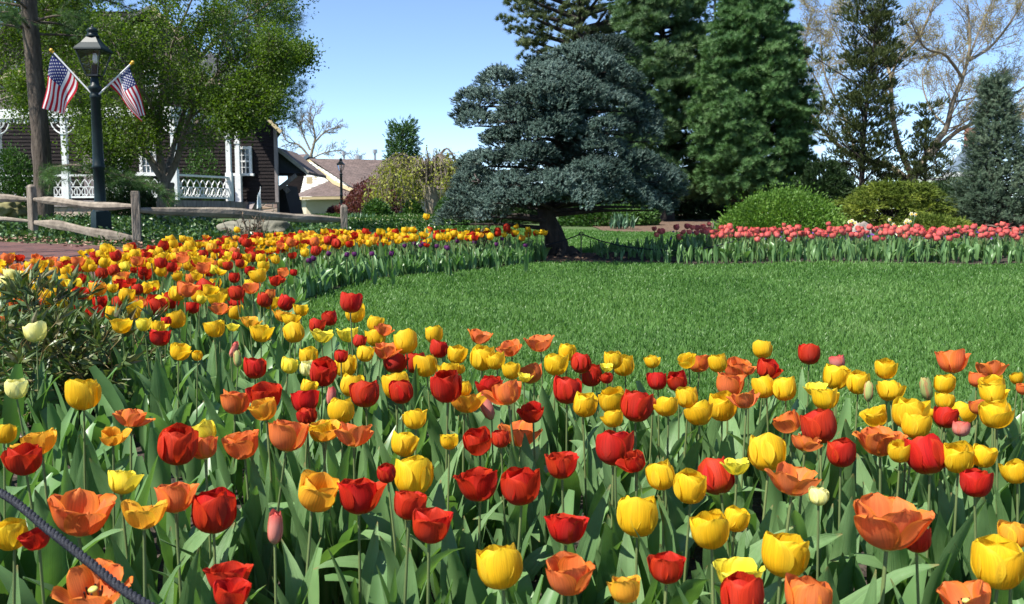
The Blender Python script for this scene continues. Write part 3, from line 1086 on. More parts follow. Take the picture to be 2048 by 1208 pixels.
D = 37.9
mb = MB()
A, B = px(553, 294, D), px(617, 344, D)
dz = np.array([0, 0, .12])
prism(mb, [A - dz, B - dz, B, A], 3.6)
mb.build("roof", M['shingle'], lean)
mb = MB()
mb.beam(A - [0, .03, .05], B - [0, .03, .05], .05, .15)
mb.build("barge_board", M['pale_wood'], lean)
mb = MB()
prism(mb, [px(555.5, 346, D + .3), px(609, 346, D + .3), px(555.5, 301, D + .3)], .1)
mb.build("gable_boards", M['blue_board'], lean)
mb = MB()
mb.beam(px(555, 349, D + .1), px(612, 349, D + .1), .2, .12)
mb.build("beam", M['siding'], lean)
mb = MB()
mb.beam(px(593, 350, D), px(558, 377, D), .1, .17)
mb.beam(px(566, 371, D + .12), px(577, 384, D + .12), .08, .2)
mb.build("brace", M['grey_board'], lean)
mb = MB()
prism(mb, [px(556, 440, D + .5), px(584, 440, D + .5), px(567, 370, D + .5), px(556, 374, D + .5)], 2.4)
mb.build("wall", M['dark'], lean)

# small roof beyond the lean-to
ob = thing("outbuilding", "small outbuilding with brown roof and blue-grey gable, between lean-to and cream house", "building", onground(X(600, 62), 62))
D = 62.0
mb = MB()
a, b, c, d = px(560, 322, D + 5), px(595, 326, D), px(617, 307.5, D), px(592, 309, D + 5)
dz = np.array([0, 0, .15])
mb.add([a, b, c, d, a - dz, b - dz, c - dz, d - dz], [[0, 1, 2, 3], [7, 6, 5, 4], [0, 4, 5, 1], [1, 5, 6, 2], [2, 6, 7, 3]])
mb.build("roof", M['shingle'], ob)
mb = MB()
mb.beam(b - [0, .05, .1], c - [0, .05, .1], .08, .22)
mb.build("barge_board", M['blue_roof'], ob)
mb = MB()
prism(mb, [px(575, 440, D + .3), px(622, 440, D + .3), px(622, 330, D + .3), px(616, 312, D + .3), px(597, 329, D + .3), px(575, 329, D + .3)], 4)
mb.build("wall", M['siding'], ob)

# cream house with brown roof
ch = thing("cream_house", "long cream house under a brown shingle roof with three roof vents", "house", onground(X(760, 54), 54))
ap, ea = px(618, 317, 57), px(713, 380, 53)
apr, ear = px(960, 323, 62), px(960, 377, 58)
mb = MB()
mb.add([ap, ea, ear, apr], [[0, 1, 2, 3]])
mid = ap * .45 + ea * .55 + np.array([0, 0, -.35])
bk = px(560, 400, 62)
mb.add([ap + [-.05, .05, .0], apr, apr + [0, 6, -3], ap + [-1, 6, -3]], [[0, 1, 2, 3]])
mb.build("roof", M['shingle'], ch)
mb = MB()
mb.beam(ap - [0, .1, .16], mid - [0.0, .1, .1], .1, .2)
mb.beam(mid - [0, .1, .1], ea - [0, .1, .12], .1, .2)
mb.beam(ea - [0, .05, .14], ear - [0, .05, .14], .1, .2)
l2 = px(588, 345, 57)
mb.beam(ap - [0, .1, .16], l2, .1, .2)
mb.build("barge_board", M['cream_trim'], ch)
mb = MB()
gz0 = Zp(398, 56)


def clipc(z):
    t = np.clip((z - ea[2]) / (ap[2] - ea[2] - .1), 0, 1)
    W = ea[0] - X(585, 55)
    ra = (ap[0] - X(585, 55)) / W
    return t * ra, 1 - t * (1 - ra)


siding(mb, (X(585, 55), 57.3), (ea[0], 53.4), gz0 - .2, ap[2] - .25, .16, .03, clipc)
mb.build("gable_wall", M['white_siding'], ch)
mb = MB()
for i in range(4):
    q = px(630 + i * 1.0, 350 + 3 * i, 54.4)
    mb.box(px(631.5, 349 + i * 3, 54.9), (.16, .08, .05))
mb.build("gable_vent", M['cream_trim'], ch)
mb = MB()
mb.box(px(619, 361, 55.3), (.35, .1, .42))
mb.build("gable_window", M['cream_trim'], ch)
A_, B_, C_, D_, E_ = px(607, 393, 52), px(716, 392, 52), px(735, 374, 55), px(663, 359, 55.5), px(575, 396, 57)
mb = MB()
mb.add([A_, B_, C_, D_], [[0, 1, 2, 3]])
mb.add([A_, D_, E_], [[0, 1, 2]])
mb.build("hip_roof", M['shingle'], ch)
mb = MB()
mb.beam(A_ - [0, .04, .1], B_ - [0, .04, .1], .1, .16)
mb.beam(A_ - [0.04, 0, .1], E_ - [.04, 0, .1], .1, .16)
mb.build("gutter", M['cream_trim'], ch)
w0, w1 = X(613, 52.4), X(712, 52.4)
zt_, zb_ = A_[2] - .18, Zp(470, 52)
mb = MB()
mb.add([[w0, 52.4, zb_], [w1, 52.4, zb_], [w1, 52.4, zt_], [w0, 52.4, zt_]], [[0, 1, 2, 3]])
l0 = px(582, 400, 57)
mb.add([[l0[0], 57, zb_], [w0, 52.4, zb_], [w0, 52.4, zt_], [l0[0], 57, zt_]], [[0, 1, 2, 3]])
r0 = px(713, 380, 54.5)
mb.add([[w1, 52.4, zb_], [w1, 54.5, zb_], [w1, 54.5, zt_], [w1, 52.4, zt_]], [[0, 1, 2, 3]])
mb.add([[w1, 54.5, zb_], [ear[0], 58.6, zb_], [ear[0], 58.6, ear[2]], [w1, 54.5, ea[2] - .05]], [[0, 1, 2, 3]])
mb.build("wall", M['cream'], ch)
mb = MB()
dv = np.array([w0 - l0[0], 52.4 - 57])
u0, u1 = .42, .72
n_ = nrm(np.array([dv[1], -dv[0], 0])) * .03
a = np.array([l0[0] + dv[0] * u0, 57 + dv[1] * u0, 0]) + n_
b = np.array([l0[0] + dv[0] * u1, 57 + dv[1] * u1, 0]) + n_
mb.add([a + [0, 0, Zp(428, 54)], b + [0, 0, Zp(428, 54)], b + [0, 0, Zp(397, 54)], a + [0, 0, Zp(397, 54)]], [[0, 1, 2, 3]])
mb.build("window", M['glass'], ch)
for sx in (735, 765, 850, 905):
    mb = MB()
    q0, q1 = px(sx, 400, 54.5), px(sx + 14, 440, 54.5)
    t = (q0[0] - w1) / (ear[0] - w1)
    yy = 54.5 + 4.1 * t - .06
    mb.box(((q0[0] + q1[0]) / 2, yy, (q0[2] + q1[2]) / 2), (q1[0] - q0[0], .08, q0[2] - q1[2]))
    mb.build("window", M['glass'], ch)
for sx, s0, s1, r in ((688, 319, 303, .12), (717, 320, 311, .2), (750, 320, 299, .13)):
    d = 59.5
    mb = MB()
    q0, q1 = px(sx, s0 + 4, d), px(sx, s1, d)
    mb.lathe([(r * .6, q0[2] - .3), (r * .6, q1[2] - .25), (r * 1.3, q1[2] - .24), (r * 1.3, q1[2]), (0, q1[2])], (q0[0], q0[1], 0), 10)
    mb.build("roof_vent", M['metal'], ch)

# house at the far right
rh = thing("green_house", "pale green house with blue-grey roof and brick chimney behind the right fir", "house", onground(X(1935, 46), 47))
D = 46.0
mb = MB()
mb.add([px(1888, 347, D), px(1990, 345, D), px(1990, 280, D + 5), px(1936, 284, D + 5)], [[0, 1, 2, 3]])
mb.add([px(1888, 347, D), px(1936, 284, D + 5), px(1925, 300, D + 9), px(1885, 345, D + 7)], [[0, 1, 2, 3]])
mb.build("roof", M['blue_roof'], rh)
mb = MB()
mb.beam(px(1887, 349, D - .05), px(1990, 347, D - .05), .2, .22)
mb.build("eave", M['white'], rh)
mb = MB()
w0, w1 = px(1893, 352, D + .3), px(1990, 460, D + .3)
mb.box(((w0[0] + w1[0]) / 2, D + 2.8, (w0[2] + w1[2]) / 2), (w1[0] - w0[0], 5, w0[2] - w1[2]))
mb.build("wall", M['green_wall'], rh)
mb = MB()
mb.box(px(1939, 276, D + 4.4), (.36, .5, 1.1))
mb.box(px(1939, 266, D + 4.4), (.44, .58, .12))
mb.build("chimney", M['brick'], rh)
mb = MB()
mb.add([px(1848, 357, D + 2), px(1892, 354, D + 1), px(1892, 359, D - 1), px(1840, 362, D)], [[0, 1, 2, 3]])
mb.build("porch_roof", M['slate'], rh)
window(rh, X(1900, D), X(1915, D), Zp(385, D), Zp(362, D), D + .28, 2, 2, .08)
# red house glimpsed under the pines
rb = thing("red_house", "red house glimpsed low between the dense green pine and the rounded shrub", "house", onground(X(1495, 42), 43))
mb = MB()
w0, w1 = px(1462, 380, 42), px(1530, 460, 42)
siding(mb, (w0[0], 42), (w1[0], 42), w1[2], w0[2], .16, .02)
mb.build("wall", noisy("red_siding", [(0.22, 0.03, 0.03), (0.3, 0.05, 0.045)], 3, 0.7), rb)
mb = MB()
mb.add([px(1455, 381, 41.7), px(1537, 381, 41.7), px(1533, 366, 45), px(1459, 366, 45)], [[0, 1, 2, 3]])
mb.build("roof", M['slate'], rb)
window(rb, X(1487, 42), X(1497, 42), Zp(412, 42), Zp(385, 42), 41.98, 2, 2, .08)

# ------------------------------------------------------------------ foliage templates (axis +z, unit length)
def tpl_needles(n, a0, a1, along, ln, w, seed):
    rg = np.random.default_rng(seed)
    V, Fc = [], []
    for i in range(n):
        t = (i + .5) / n
        az = i * 2.39996
        a = math.radians(a0 + (a1 - a0) * rg.random())
        d = np.array([math.sin(a) * math.cos(az), math.sin(a) * math.sin(az), math.cos(a)])
        p = np.array([0, 0, along * t])
        sd = nrm(np.cross(d, [0.3, 0.2, 1])) * w / 2
        L = ln * rg.uniform(.8, 1.1)
        V += [p - sd, p + sd, p + d * L]
        Fc.append([3 * i, 3 * i + 1, 3 * i + 2])
    return np.array(V), np.array(Fc)


T_SPRUCE = tpl_needles(17, 30, 70, .85, .34, .14, 1)
T_PINE = tpl_needles(24, 5, 78, .3, .85, .10, 2)
T_LONGPINE = tpl_needles(16, 10, 95, .25, 1.0, .035, 3)
T_FIR = tpl_needles(20, 40, 75, .9, .26, .09, 4)
T_SPRAY = tpl_needles(12, 6, 42, .7, .5, .11, 5)
# leaf: pointed oval folded along its midrib
T_LEAF = (np.array([[0, 0, 0], [.32, .06, .45], [0, -.04, .5], [-.32, .06, .45], [0, 0, 1.0]]), np.array([[0, 1, 2], [0, 2, 3], [1, 4, 2], [2, 4, 3]]))
T_LANCE = (np.array([[0, 0, 0], [.14, .03, .4], [0, -.03, .45], [-.14, .03, .4], [0, .12, 1.0]]), np.array([[0, 1, 2], [0, 2, 3], [1, 4, 2], [2, 4, 3]]))
T_IVY = (np.array([[0, 0, 0], [.45, .02, .15], [.30, .05, .5], [0, -.05, .4], [-.45, .02, .15], [-.30, .05, .5], [0, .0, 1.0]]), np.array([[0, 1, 3], [1, 2, 3], [2, 6, 3], [3, 6, 5], [3, 5, 4], [0, 3, 4]]))


def rot_about(v, axis, a):
    axis = nrm(axis)
    return v * math.cos(a) + np.cross(axis, v) * math.sin(a) + axis * np.dot(axis, v) * (1 - math.cos(a))


def interp(pts, s):
    k = s * (len(pts) - 1)
    i = min(int(k), len(pts) - 2)
    return pts[i] + (pts[i + 1] - pts[i]) * (k - i)


def conifer(name, label, base, top, prof, nb, tuft, tsize, mat, bark, seed, h0=.06, up=.25, droop=.35, trunk_r=.12, twigs=7, per=5,
            fan=1.0, flat=.4, inner=.3, group=None, cat="tree", rise=.35, bend=None, stray=0.0, puff=0.0, pn=26):
    rg = np.random.default_rng(seed)
    t = thing(name, label, cat, base, group)
    base = np.asarray(base, float)
    top = np.asarray(top, float)
    tr = np.array([base + (top - base) * q + (np.array([0, 0, 0]) if bend is None else np.asarray(bend) * math.sin(q * math.pi)) for q in np.linspace(0, 1, 12)])
    bt = MB()
    bt.tube(tr, np.linspace(trunk_r, .012, 12) * np.r_[1.25, np.ones(11)], 10, rough=.05)
    H = np.linalg.norm(top - base)
    pos, dirs, rn = [], [], []
    for i in range(nb):
        q = h0 + (1 - h0) * ((i + rg.random()) / nb) ** 1.0
        az = i * 2.39996 + rg.normal(0, .25)
        L = prof(q, az) * rg.uniform(.82, 1.06) + (rg.exponential(stray) if stray else 0)
        if L < .04:
            L = .04
        p0 = interp(tr, min(q, .985))
        dh = np.array([math.cos(az), math.sin(az), 0])
        u_ = up + (1.1 - up) * max(0, (q - .75) / .25) ** 1.5
        br = []
        for s in np.linspace(0, 1, 6):
            br.append(p0 + dh * L * s * (1 - .15 * u_) + np.array([0, 0, L * (u_ * s - droop * s * s + rise * s ** 3 * .6)]))
        br = np.array(br)
        bt.tube(br, np.linspace(max(.006, trunk_r * .26 * (L / (prof(.3, 0) + .01)) ** .5), .004, 6), 5, cap=False)
        tone = rg.normal(0, .12)
        nt_ = max(2, int(twigs * (0.35 + .65 * min(1, L / max(.01, prof(.25, 0))))))
        for k in range(nt_):
            s = inner + (1 - inner) * (k + rg.random()) / nt_
            bp = interp(br, min(s, .999))
            tl = L * fan * .42 * (1.15 - s) + tsize * 1.2
            sd = 1 if (k % 2) else -1
            ang = sd * math.radians(rg.uniform(20, 72))
            d = rot_about(dh, np.array([0, 0, 1.0]), ang) + np.array([0, 0, rg.normal(.12, flat)])
            d = nrm(d)
            if puff:
                f_ = puff * rg.uniform(.7, 1.25)
                pad(pos, dirs, rn, bp + d * tl * rg.uniform(.2, .8) + [0, 0, .03], dh, f_, f_ * .85, f_ * .55, int(pn * rg.uniform(.7, 1.2)), rg, tone + rg.normal(0, .1), .1, 1.1)
                continue
            for j in range(per):
                w = (j + rg.random()) / per
                pp = bp + d * tl * w + rg.normal(0, tsize * .28, 3)
                pos.append(pp)
                dd = d * .9 + np.array([0, 0, .55]) * rg.uniform(.2, 1.2) + rg.normal(0, .38, 3)
                dirs.append(dd)
                rn.append(np.clip(.45 + tone + rg.normal(0, .2), 0, 1))
        pos.append(br[-1])
        dirs.append(br[-1] - br[-2])
        rn.append(.6)
    bt.build("trunk", bark, t, True)
    fb = MB()
    n = len(pos)
    fb.inst(*tuft, np.array(pos), np.array(dirs), tsize * rg.uniform(.75, 1.25, n), None, 0, np.array(rn))
    fb.build("crown", mat, t)
    return t


def grow(mb, rg, p, d, L, r, lvl, P, tips, n=6):
    """a limb with its side limbs, twigs last; collects twig paths in tips"""
    seg = 5
    pts = [np.asarray(p, float)]
    d = nrm(d)
    for i in range(seg):
        d = nrm(d + rg.normal(0, P['wob'], 3) + np.array([0, 0, P['up'] if lvl else P['up'] * .5]))
        pts.append(pts[-1] + d * L / seg)
    pts = np.array(pts)
    last = lvl >= P['max']
    mb.tube(pts, np.linspace(r, r * (.25 if last else .55), seg + 1), max(3, n - lvl), cap=False)
    branch(mb, rg, pts, L, r, lvl, P, tips, n)


def branch(mb, rg, pts, L, r, lvl, P, tips, n=6):
    if lvl >= P['max']:
        tips.append(pts)
        return
    nc = P['nc'][lvl]
    for i in range(nc):
        s = P.get('s0', .3) + (1 - P.get('s0', .3)) * (i + rg.random()) / nc
        s = min(s, .995)
        bp = interp(pts, s)
        k = min(int(s * (len(pts) - 1)), len(pts) - 2)
        t = nrm(pts[k + 1] - pts[k])
        ax_ = nrm(np.cross(t, rg.normal(size=3)))
        a = math.radians(rg.uniform(*P['ang'])) * (.5 if s > .97 else 1)
        nd = rot_about(t, ax_, a)
        grow(mb, rg, bp, nd, L * P['lr'] * rg.uniform(.65, 1.15) * (1.15 - .45 * s), max(P['rmin'], r * P['rr'] * (1 - .4 * s)), lvl + 1, P, tips, n)


def scatter_leaves(tips, rg, per, spread, size, tpl, up=0.3, s0=0.2):
    pos, dirs, sc = [], [], []
    for t in tips:
        for _ in range(per):
            s = s0 + (1 - s0) * rg.random()
            b = interp(t, min(s, .999))
            pos.append(b + rg.normal(0, spread, 3))
            dirs.append(nrm(t[-1] - t[0]) + rg.normal(0, .8, 3) + np.array([0, 0, up]))
            sc.append(size * rg.uniform(.6, 1.25))
    mb = MB()
    mb.inst(*tpl, np.array(pos), np.array(dirs), np.array(sc))
    return mb


def bush(name, label, c, r, mat, n, tpl, size, seed, group=None, out=.8, stems=10, bark=None, lumps=9, up=.3, cat="shrub", lump=.28, lean=(0, 0)):
    """a shrub: many leaf sprays on an uneven rounded volume, over a few stems"""
    rg = np.random.default_rng(seed)
    base = onground(c[0], c[1])
    t = thing(name, label, cat, base, group)
    K = nrm(rg.normal(size=(lumps, 3)) + [0, 0, .4])
    A = rg.uniform(-lump, lump, lumps)

    def rad(d):
        q = np.ones(len(d)) * .92
        for k, a in zip(K, A):
            q += a * np.exp(-((1 - d @ k) / .18))
        return q
    d = nrm(rg.normal(size=(n, 3)) * [1, 1, 1])
    d[:, 2] = np.abs(d[:, 2]) * 1.0 - .12
    d = nrm(d)
    q = rad(d) * (1 - rg.random(n) ** 2.2 * .55)
    pos = base + d * q[:, None] * np.array(r) + np.array([0, 0, .03])
    pos += d * (rg.exponential(.05, n) * np.mean(r))[:, None] * (rg.random(n) < .35)[:, None]
    pos += rg.normal(0, .02, (n, 3))
    pos[:, 2] = np.maximum(pos[:, 2], ground(pos[:, 0], pos[:, 1]) + .01)
    dirs = d * out + rg.normal(0, .45, (n, 3)) + [0, 0, up]
    tone = np.zeros(n)
    for _ in range(5):
        k = rg.normal(size=3) * 5
        tone += .09 * np.sin(d @ k + rg.uniform(0, 6))
    mb = MB()
    mb.inst(*tpl, pos, dirs, size * rg.uniform(.6, 1.25, n), None, 0, np.clip(.45 + tone + rg.normal(0, .18, n), 0, 1))
    mb.build("foliage", mat, t)
    ms = MB()
    for i in range(stems):
        dd = nrm(rg.normal(size=3) * [1, 1, .3] + [0, 0, .9])
        e = base + dd * np.array(r) * .8
        ms.tube([base + rg.normal(0, .05, 3) * [1, 1, 0], (base + e) / 2 + rg.normal(0, .05, 3), e], [.025, .015, .006], 5, cap=False)
    ms.build("stems", bark or M['bark_dark'], t, True)
    return t


def pad(pos, dirs, rn, c, dh, a, b, h, n, rg, tone, droop, upw=.4):
    """a flat rounded bough-end: shoots over the top and rim, turned outwards"""
    tg = np.array([-dh[1], dh[0], 0])
    r = np.sqrt(rg.random(n)) ** .8
    th = rg.uniform(0, 2 * math.pi, n)
    u, v = r * np.cos(th), r * np.sin(th)
    w = np.sqrt(np.clip(1 - r * r, 0, 1)) * np.where(rg.random(n) < .93, 1, -.25)
    rip = 1 + .25 * np.sin(th * 5 + rg.uniform(0, 6)) * r
    u, v = u * rip, v * rip
    P = c + np.outer(u * a, dh) + np.outer(v * b, tg)
    P[:, 2] += w * h - droop * a * np.clip(u, 0, 2) ** 2 + rg.normal(0, .015, n)
    Dd = np.outer(u + .35, dh) + np.outer(v, tg) + rg.normal(0, .28, (n, 3))
    Dd[:, 2] += upw * (.4 + w)
    pos.extend(P)
    dirs.extend(Dd)
    rn.extend(np.clip(.45 + tone + rg.normal(0, .16, n) + .15 * (r - .5), 0, 1))


# ------------------------------------------------------------------ the leaning blue spruce
def blue_spruce():
    rg = np.random.default_rng(5)
    D = 12.0
    base = gpx(1125, 517)
    base = onground(base[0], 12.0, -.02)
    t = thing("blue_spruce", "blue-grey spruce with leaning dark trunk and layered crown in the middle of the lawn", "tree", base)
    bt = MB()
    tr = smooth_line([base, base + [-.06, 0, .12], px(1108, 470, D), px(1092, 420, D), px(1105, 330, D), px(1135, 220, D), px(1172, 120, D)], 24)
    rr = np.interp(np.linspace(0, 1, len(tr)), [0, .05, .16, .35, .7, 1], [.26, .185, .16, .135, .07, .015])
    bt.tube(tr, rr, 14, rough=.07)
    for k in range(6):
        a = k * 1.05 + .3
        bt.tube([base + [.1 * math.cos(a), .1 * math.sin(a), .12], base + [.25 * math.cos(a), .22 * math.sin(a), .03], base + [.42 * math.cos(a), .36 * math.sin(a), -.04]], [.09, .06, .02], 6, cap=False)
    s_ = D / F
    # half-widths of the crown left and right of the trunk line, read by height: (photo y, left x, right x)
    prof = [(90, 1165, 1205), (120, 1100, 1240), (150, 1000, 1262), (190, 955, 1285), (240, 925, 1308), (275, 938, 1318), (310, 955, 1330), (350, 945, 1350), (385, 925, 1362), (420, 890, 1352), (445, 930, 1300)]
    yy = [p[0] for p in prof]
    pos, dirs, rn = [], [], []
    ysc = [90, 220, 330, 420, 450]
    xsc = [1185, 1140, 1115, 1105, 1105]

    def lobe(hx, hy, hw, hh, front, size=1.0, tone=0.0):
        """one bough-end cushion: photo pixel of its middle, half extents in pixels; front or back of the crown"""
        xl, xr = np.interp(hy, yy, [p[1] for p in prof]), np.interp(hy, yy, [p[2] for p in prof])
        xc = np.interp(hy, ysc, xsc)
        rx = (xr - xc) if hx > xc else (xc - xl)
        u = np.clip((hx - xc) / rx, -.97, .97)
        ry = (xr - xl) * .5 * s_ * .92
        yo = math.sqrt(1 - u * u) * ry * rg.uniform(.62, .92) * (-1 if front else 1)
        c = px(hx, hy, D + yo)
        b_, h_ = hw * s_ * size, hh * s_ * 1.15
        a_ = b_ * rg.uniform(.7, 1.0)
        dh = np.array([u * rx * s_ / (rx * s_), yo / ry, 0])
        dh = nrm(dh)
        lo = np.clip((hy - 330) / 110, 0, 1)
        pad(pos, dirs, rn, c + [0, 0, .02], dh, a_, b_, h_, int(5200 * a_ * b_ + 90), rg, rg.normal(0, .15) + tone, .22 + .2 * lo, .8)
        p0 = np.array([px(xc, hy, D)[0], D, c[2] - .08])
        bt.tube([p0, (p0 + c) / 2 + [0, 0, .02], c - [0, 0, .02]], [.035, .022, .008], 5, cap=False)

    LOBES = """600,212,120,42 715,262,80,48 485,285,95,42 250,325,85,58 195,405,70,42 565,335,100,38 375,405,105,42 655,390,115,42 800,330,75,46 150,512,78,42 320,500,105,46
 515,440,105,42 765,440,110,50 862,492,60,46 425,565,120,34 620,590,85,44 250,590,85,40 380,672,115,50 205,700,100,50 685,735,105,42 862,700,80,42 145,775,85,46 305,800,105,42
 520,795,115,38 745,795,115,42 950,772,92,46 1005,825,60,36 105,865,80,48 66,935,62,44 235,872,105,46 395,872,95,38 620,862,120,40 835,862,105,42 905,585,60,55 705,640,110,46
 925,905,85,38 215,938,90,34 440,365,70,34 730,545,90,40 520,520,80,36"""
    for e in LOBES.split():
        a, b, w, h = [float(q) for q in e.split(',')]
        hx, hy = 880 + a / 2.157, b / 2.157
        hy += 24 * (1 - (hy - 98) / 342)
        lobe(hx, hy - 3, w / 2.157 * rg.uniform(.82, 1.0), h / 2.157 * rg.uniform(.62, .85), True)
        lobe(hx + rg.normal(0, 16), hy + rg.normal(0, 10), w / 2.157 * 1.05, h / 2.157, False)
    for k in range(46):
        # boughs near the trunk, tint darkened so the crown's gaps read as shade
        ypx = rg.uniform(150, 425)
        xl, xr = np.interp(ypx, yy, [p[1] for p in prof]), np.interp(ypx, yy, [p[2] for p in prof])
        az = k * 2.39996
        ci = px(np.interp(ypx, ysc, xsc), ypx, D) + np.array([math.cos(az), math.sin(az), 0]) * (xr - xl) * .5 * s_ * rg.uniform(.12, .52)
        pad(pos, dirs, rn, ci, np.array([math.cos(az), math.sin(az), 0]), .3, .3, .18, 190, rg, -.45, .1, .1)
    bt.build("trunk", M['bark_dark'], t, True)
    fb = MB()
    n = len(pos)
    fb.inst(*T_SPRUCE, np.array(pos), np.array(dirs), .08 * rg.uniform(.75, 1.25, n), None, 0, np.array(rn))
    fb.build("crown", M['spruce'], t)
    print("spruce shoots", n)


blue_spruce()


# ------------------------------------------------------------------ conifers behind the lawn
def pr(pts, scale=1.0):
    xs = [p[0] for p in pts]
    ys = [p[1] for p in pts]
    return lambda q, az: float(np.interp(q, xs, ys)) * scale


D = 26.0
s26 = D / F
conifer("pine_tree", "dense bright green pine with a broad cone, right of the centre", onground(X(1508, D), D), px(1504, -18, D),
        pr([(0, 1.5), (.08, 1.75), (.25, 1.85), (.45, 1.72), (.65, 1.42), (.82, .98), (.93, .52), (1, .1)]), 260, T_PINE, .17, M['pine_green'], M['bark_dark'], 31, puff=.19, pn=15,
        h0=.04, up=.45, droop=.25, trunk_r=.15, twigs=10, per=5, flat=.55, inner=.35, fan=.8, stray=.03)
D = 29.0
conifer("pine_tree", "tall dark green pine between the blue spruce and the dense bright pine", onground(X(1335, D), D), px(1318, -190, D),
        pr([(0, 1.2), (.1, 1.6), (.3, 1.75), (.55, 1.55), (.8, .95), (1, .1)]), 190, T_PINE, .2, M['pine_dark'], M['bark_dark'], 32, puff=.22, pn=15,
        h0=.05, up=.3, droop=.3, trunk_r=.2, twigs=9, per=4, flat=.45, inner=.35, fan=.8, stray=.06)
D = 33.0
conifer("pine_tree", "open olive-green pine with crooked limbs rising behind the blue spruce", onground(X(1150, D), D), px(1165, -150, D),
        pr([(0, .2), (.35, .6), (.5, 2.2), (.62, 3.1), (.75, 2.6), (.9, 1.4), (1, .3)]), 74, T_PINE, .2, M['pine_olive'], M['bark_dark'], 33, puff=.24, pn=15,
        h0=.42, up=.35, droop=.22, trunk_r=.2, twigs=6, per=4, flat=.35, inner=.42, fan=.85)
D = 36.0
conifer("spruce_tree", "dark brown-tipped conifer in the gap between the two big green pines", onground(X(1425, D), D), px(1432, -120, D),
        pr([(0, 1.6), (.5, 1.5), (.8, 1.0), (1, .1)]), 110, T_SPRAY, .2, M['juniper'], M['bark_dark'], 34, h0=.3, up=.1, droop=.35, twigs=8, per=4)
D = 24.0
conifer("juniper_tree", "ragged olive juniper with a tapering spire in front of the bare tree", onground(X(1722, D), D), px(1758, 20, D),
        pr([(0, .5), (.15, .95), (.35, .75), (.55, .55), (.7, .5), (.85, .22), (.93, .15), (1, .05)]), 74, T_SPRAY, .16, M['juniper'], M['bark_dark'], 35, puff=.16, pn=20,
        h0=.1, up=.75, droop=.3, trunk_r=.09, twigs=6, per=4, flat=.4, inner=.3, fan=.9, bend=(-.12, 0, 0), stray=.3)
D = 23.5
conifer("juniper_tree", "small dark juniper with twin spikes at the foot of the bare tree", onground(X(1850, D), D), px(1852, 222, D),
        pr([(0, .7), (.25, .6), (.45, .35), (.7, .12), (1, .04)]), 36, T_SPRAY, .14, M['juniper'], M['bark_dark'], 36, puff=.13, pn=14,
        h0=.05, up=.8, droop=.25, trunk_r=.06, twigs=6, per=4, inner=.2, stray=.15)
D = 18.6
conifer("fir_tree", "grey-green fir with a pointed top at the right edge of the photo", onground(X(2010, D), D), px(1988, 160, D),
        pr([(0, 1.0), (.1, 1.02), (.25, .86), (.5, .54), (.75, .25), (.9, .1), (1, .03)]), 180, T_FIR, .16, M['fir'], M['bark_dark'], 37,
        h0=.04, up=.25, droop=.28, trunk_r=.08, twigs=10, per=5, flat=.2, inner=.3, fan=.9, stray=.02)
D = 48.0
conifer("arborvitae", "clipped dark green columnar evergreen with a flat top above the cream house's roof", onground(X(806, D), D), px(806, 262, D),
        pr([(0, .75), (.6, .72), (.85, .68), (.95, .62), (1, .5)]), 120, T_SPRAY, .28, M['pine_green'], M['bark_dark'], 38, h0=.05, up=.7, droop=.2, twigs=7, per=4, inner=.3)
D = 46.0
conifer("pine_tree", "tall dark pine rising behind the brown house's roof", onground(X(520, D), D), px(515, -150, D),
        pr([(0, 1.2), (.4, 2.3), (.7, 1.9), (.9, 1.2), (1, .3)]), 110, T_LONGPINE, .42, M['pine_dark'], M['bark_dark'], 39, h0=.3, up=.3, droop=.3, twigs=8, per=4, trunk_r=.25)

def layered(name, label, c, r, mat, npads, size, seed, cat="shrub", tpl=None):
    rg = np.random.default_rng(seed)
    base = onground(*c)
    t = thing(name, label, cat, base)
    pos, dirs, rn = [], [], []
    ms = MB()
    for i in range(npads):
        q = (i + rg.random()) / npads
        az = i * 2.39996 + rg.normal(0, .3)
        el = (1 - (math.floor(q * 6) + .5 + rg.normal(0, .12)) / 6.2) * .98
        el = min(max(el, .02), .98)
        rad = math.sqrt(max(0, 1 - el * el)) * rg.uniform(.8, 1.08)
        dh = np.array([math.cos(az), math.sin(az), 0])
        ctr = base + dh * np.array([r[0], r[1], 0]) * rad * .82 + [0, 0, r[2] * el * rg.uniform(.85, 1.0) + .05]
        a_ = rg.uniform(.28, .5) * r[0] * .62
        pad(pos, dirs, rn, ctr, dh, a_, a_ * rg.uniform(.7, 1.1), a_ * .16, int(30 + 120 * a_), rg, rg.normal(0, .14), .25, .25)
        ms.tube([base, (base + ctr) / 2 + [0, 0, .08], ctr], [.03, .02, .008], 5, cap=False)
    ms.build("stems", M['bark_dark'], t, True)
    mb = MB()
    n = len(pos)
    mb.inst(*(tpl or T_SPRAY), np.array(pos), np.array(dirs), size * rg.uniform(.7, 1.25, n), None, 0, np.array(rn))
    mb.build("foliage", mat, t)
    return t


# shrubs along the back of the lawn
bush("rounded_shrub", "large rounded bright green shrub behind the coral tulips", (X(1568, 17.3), 17.3), (1.28, 1.0, .90), M['shrub'], 17000, T_LEAF, .06, 51, lump=.3, lumps=26)
layered("golden_juniper", "wide golden-green juniper with layered sprays right of the rounded shrub", (X(1790, 19.5), 19.5), (1.35, 1.0, 1.12), M['gold_juniper'], 64, .16, 52)
layered("golden_juniper", "low golden juniper spreading out below the wide one towards the fir", (X(1870, 17.6), 17.6), (.72, .6, .36), M['gold_juniper'], 34, .15, 53)
bush("dark_yew", "dark yew filling the gap between the dense green pine and the golden juniper", (X(1645, 23), 23), (.95, .8, 2.0), M['dark_shrub'], 5200, T_SPRAY, .2, 54)
bush("dark_yew", "low dark yew behind the golden juniper, left of the fir", (X(1885, 21.5), 21.5), (.95, .7, 1.1), M['dark_shrub'], 4200, T_SPRAY, .17, 55)
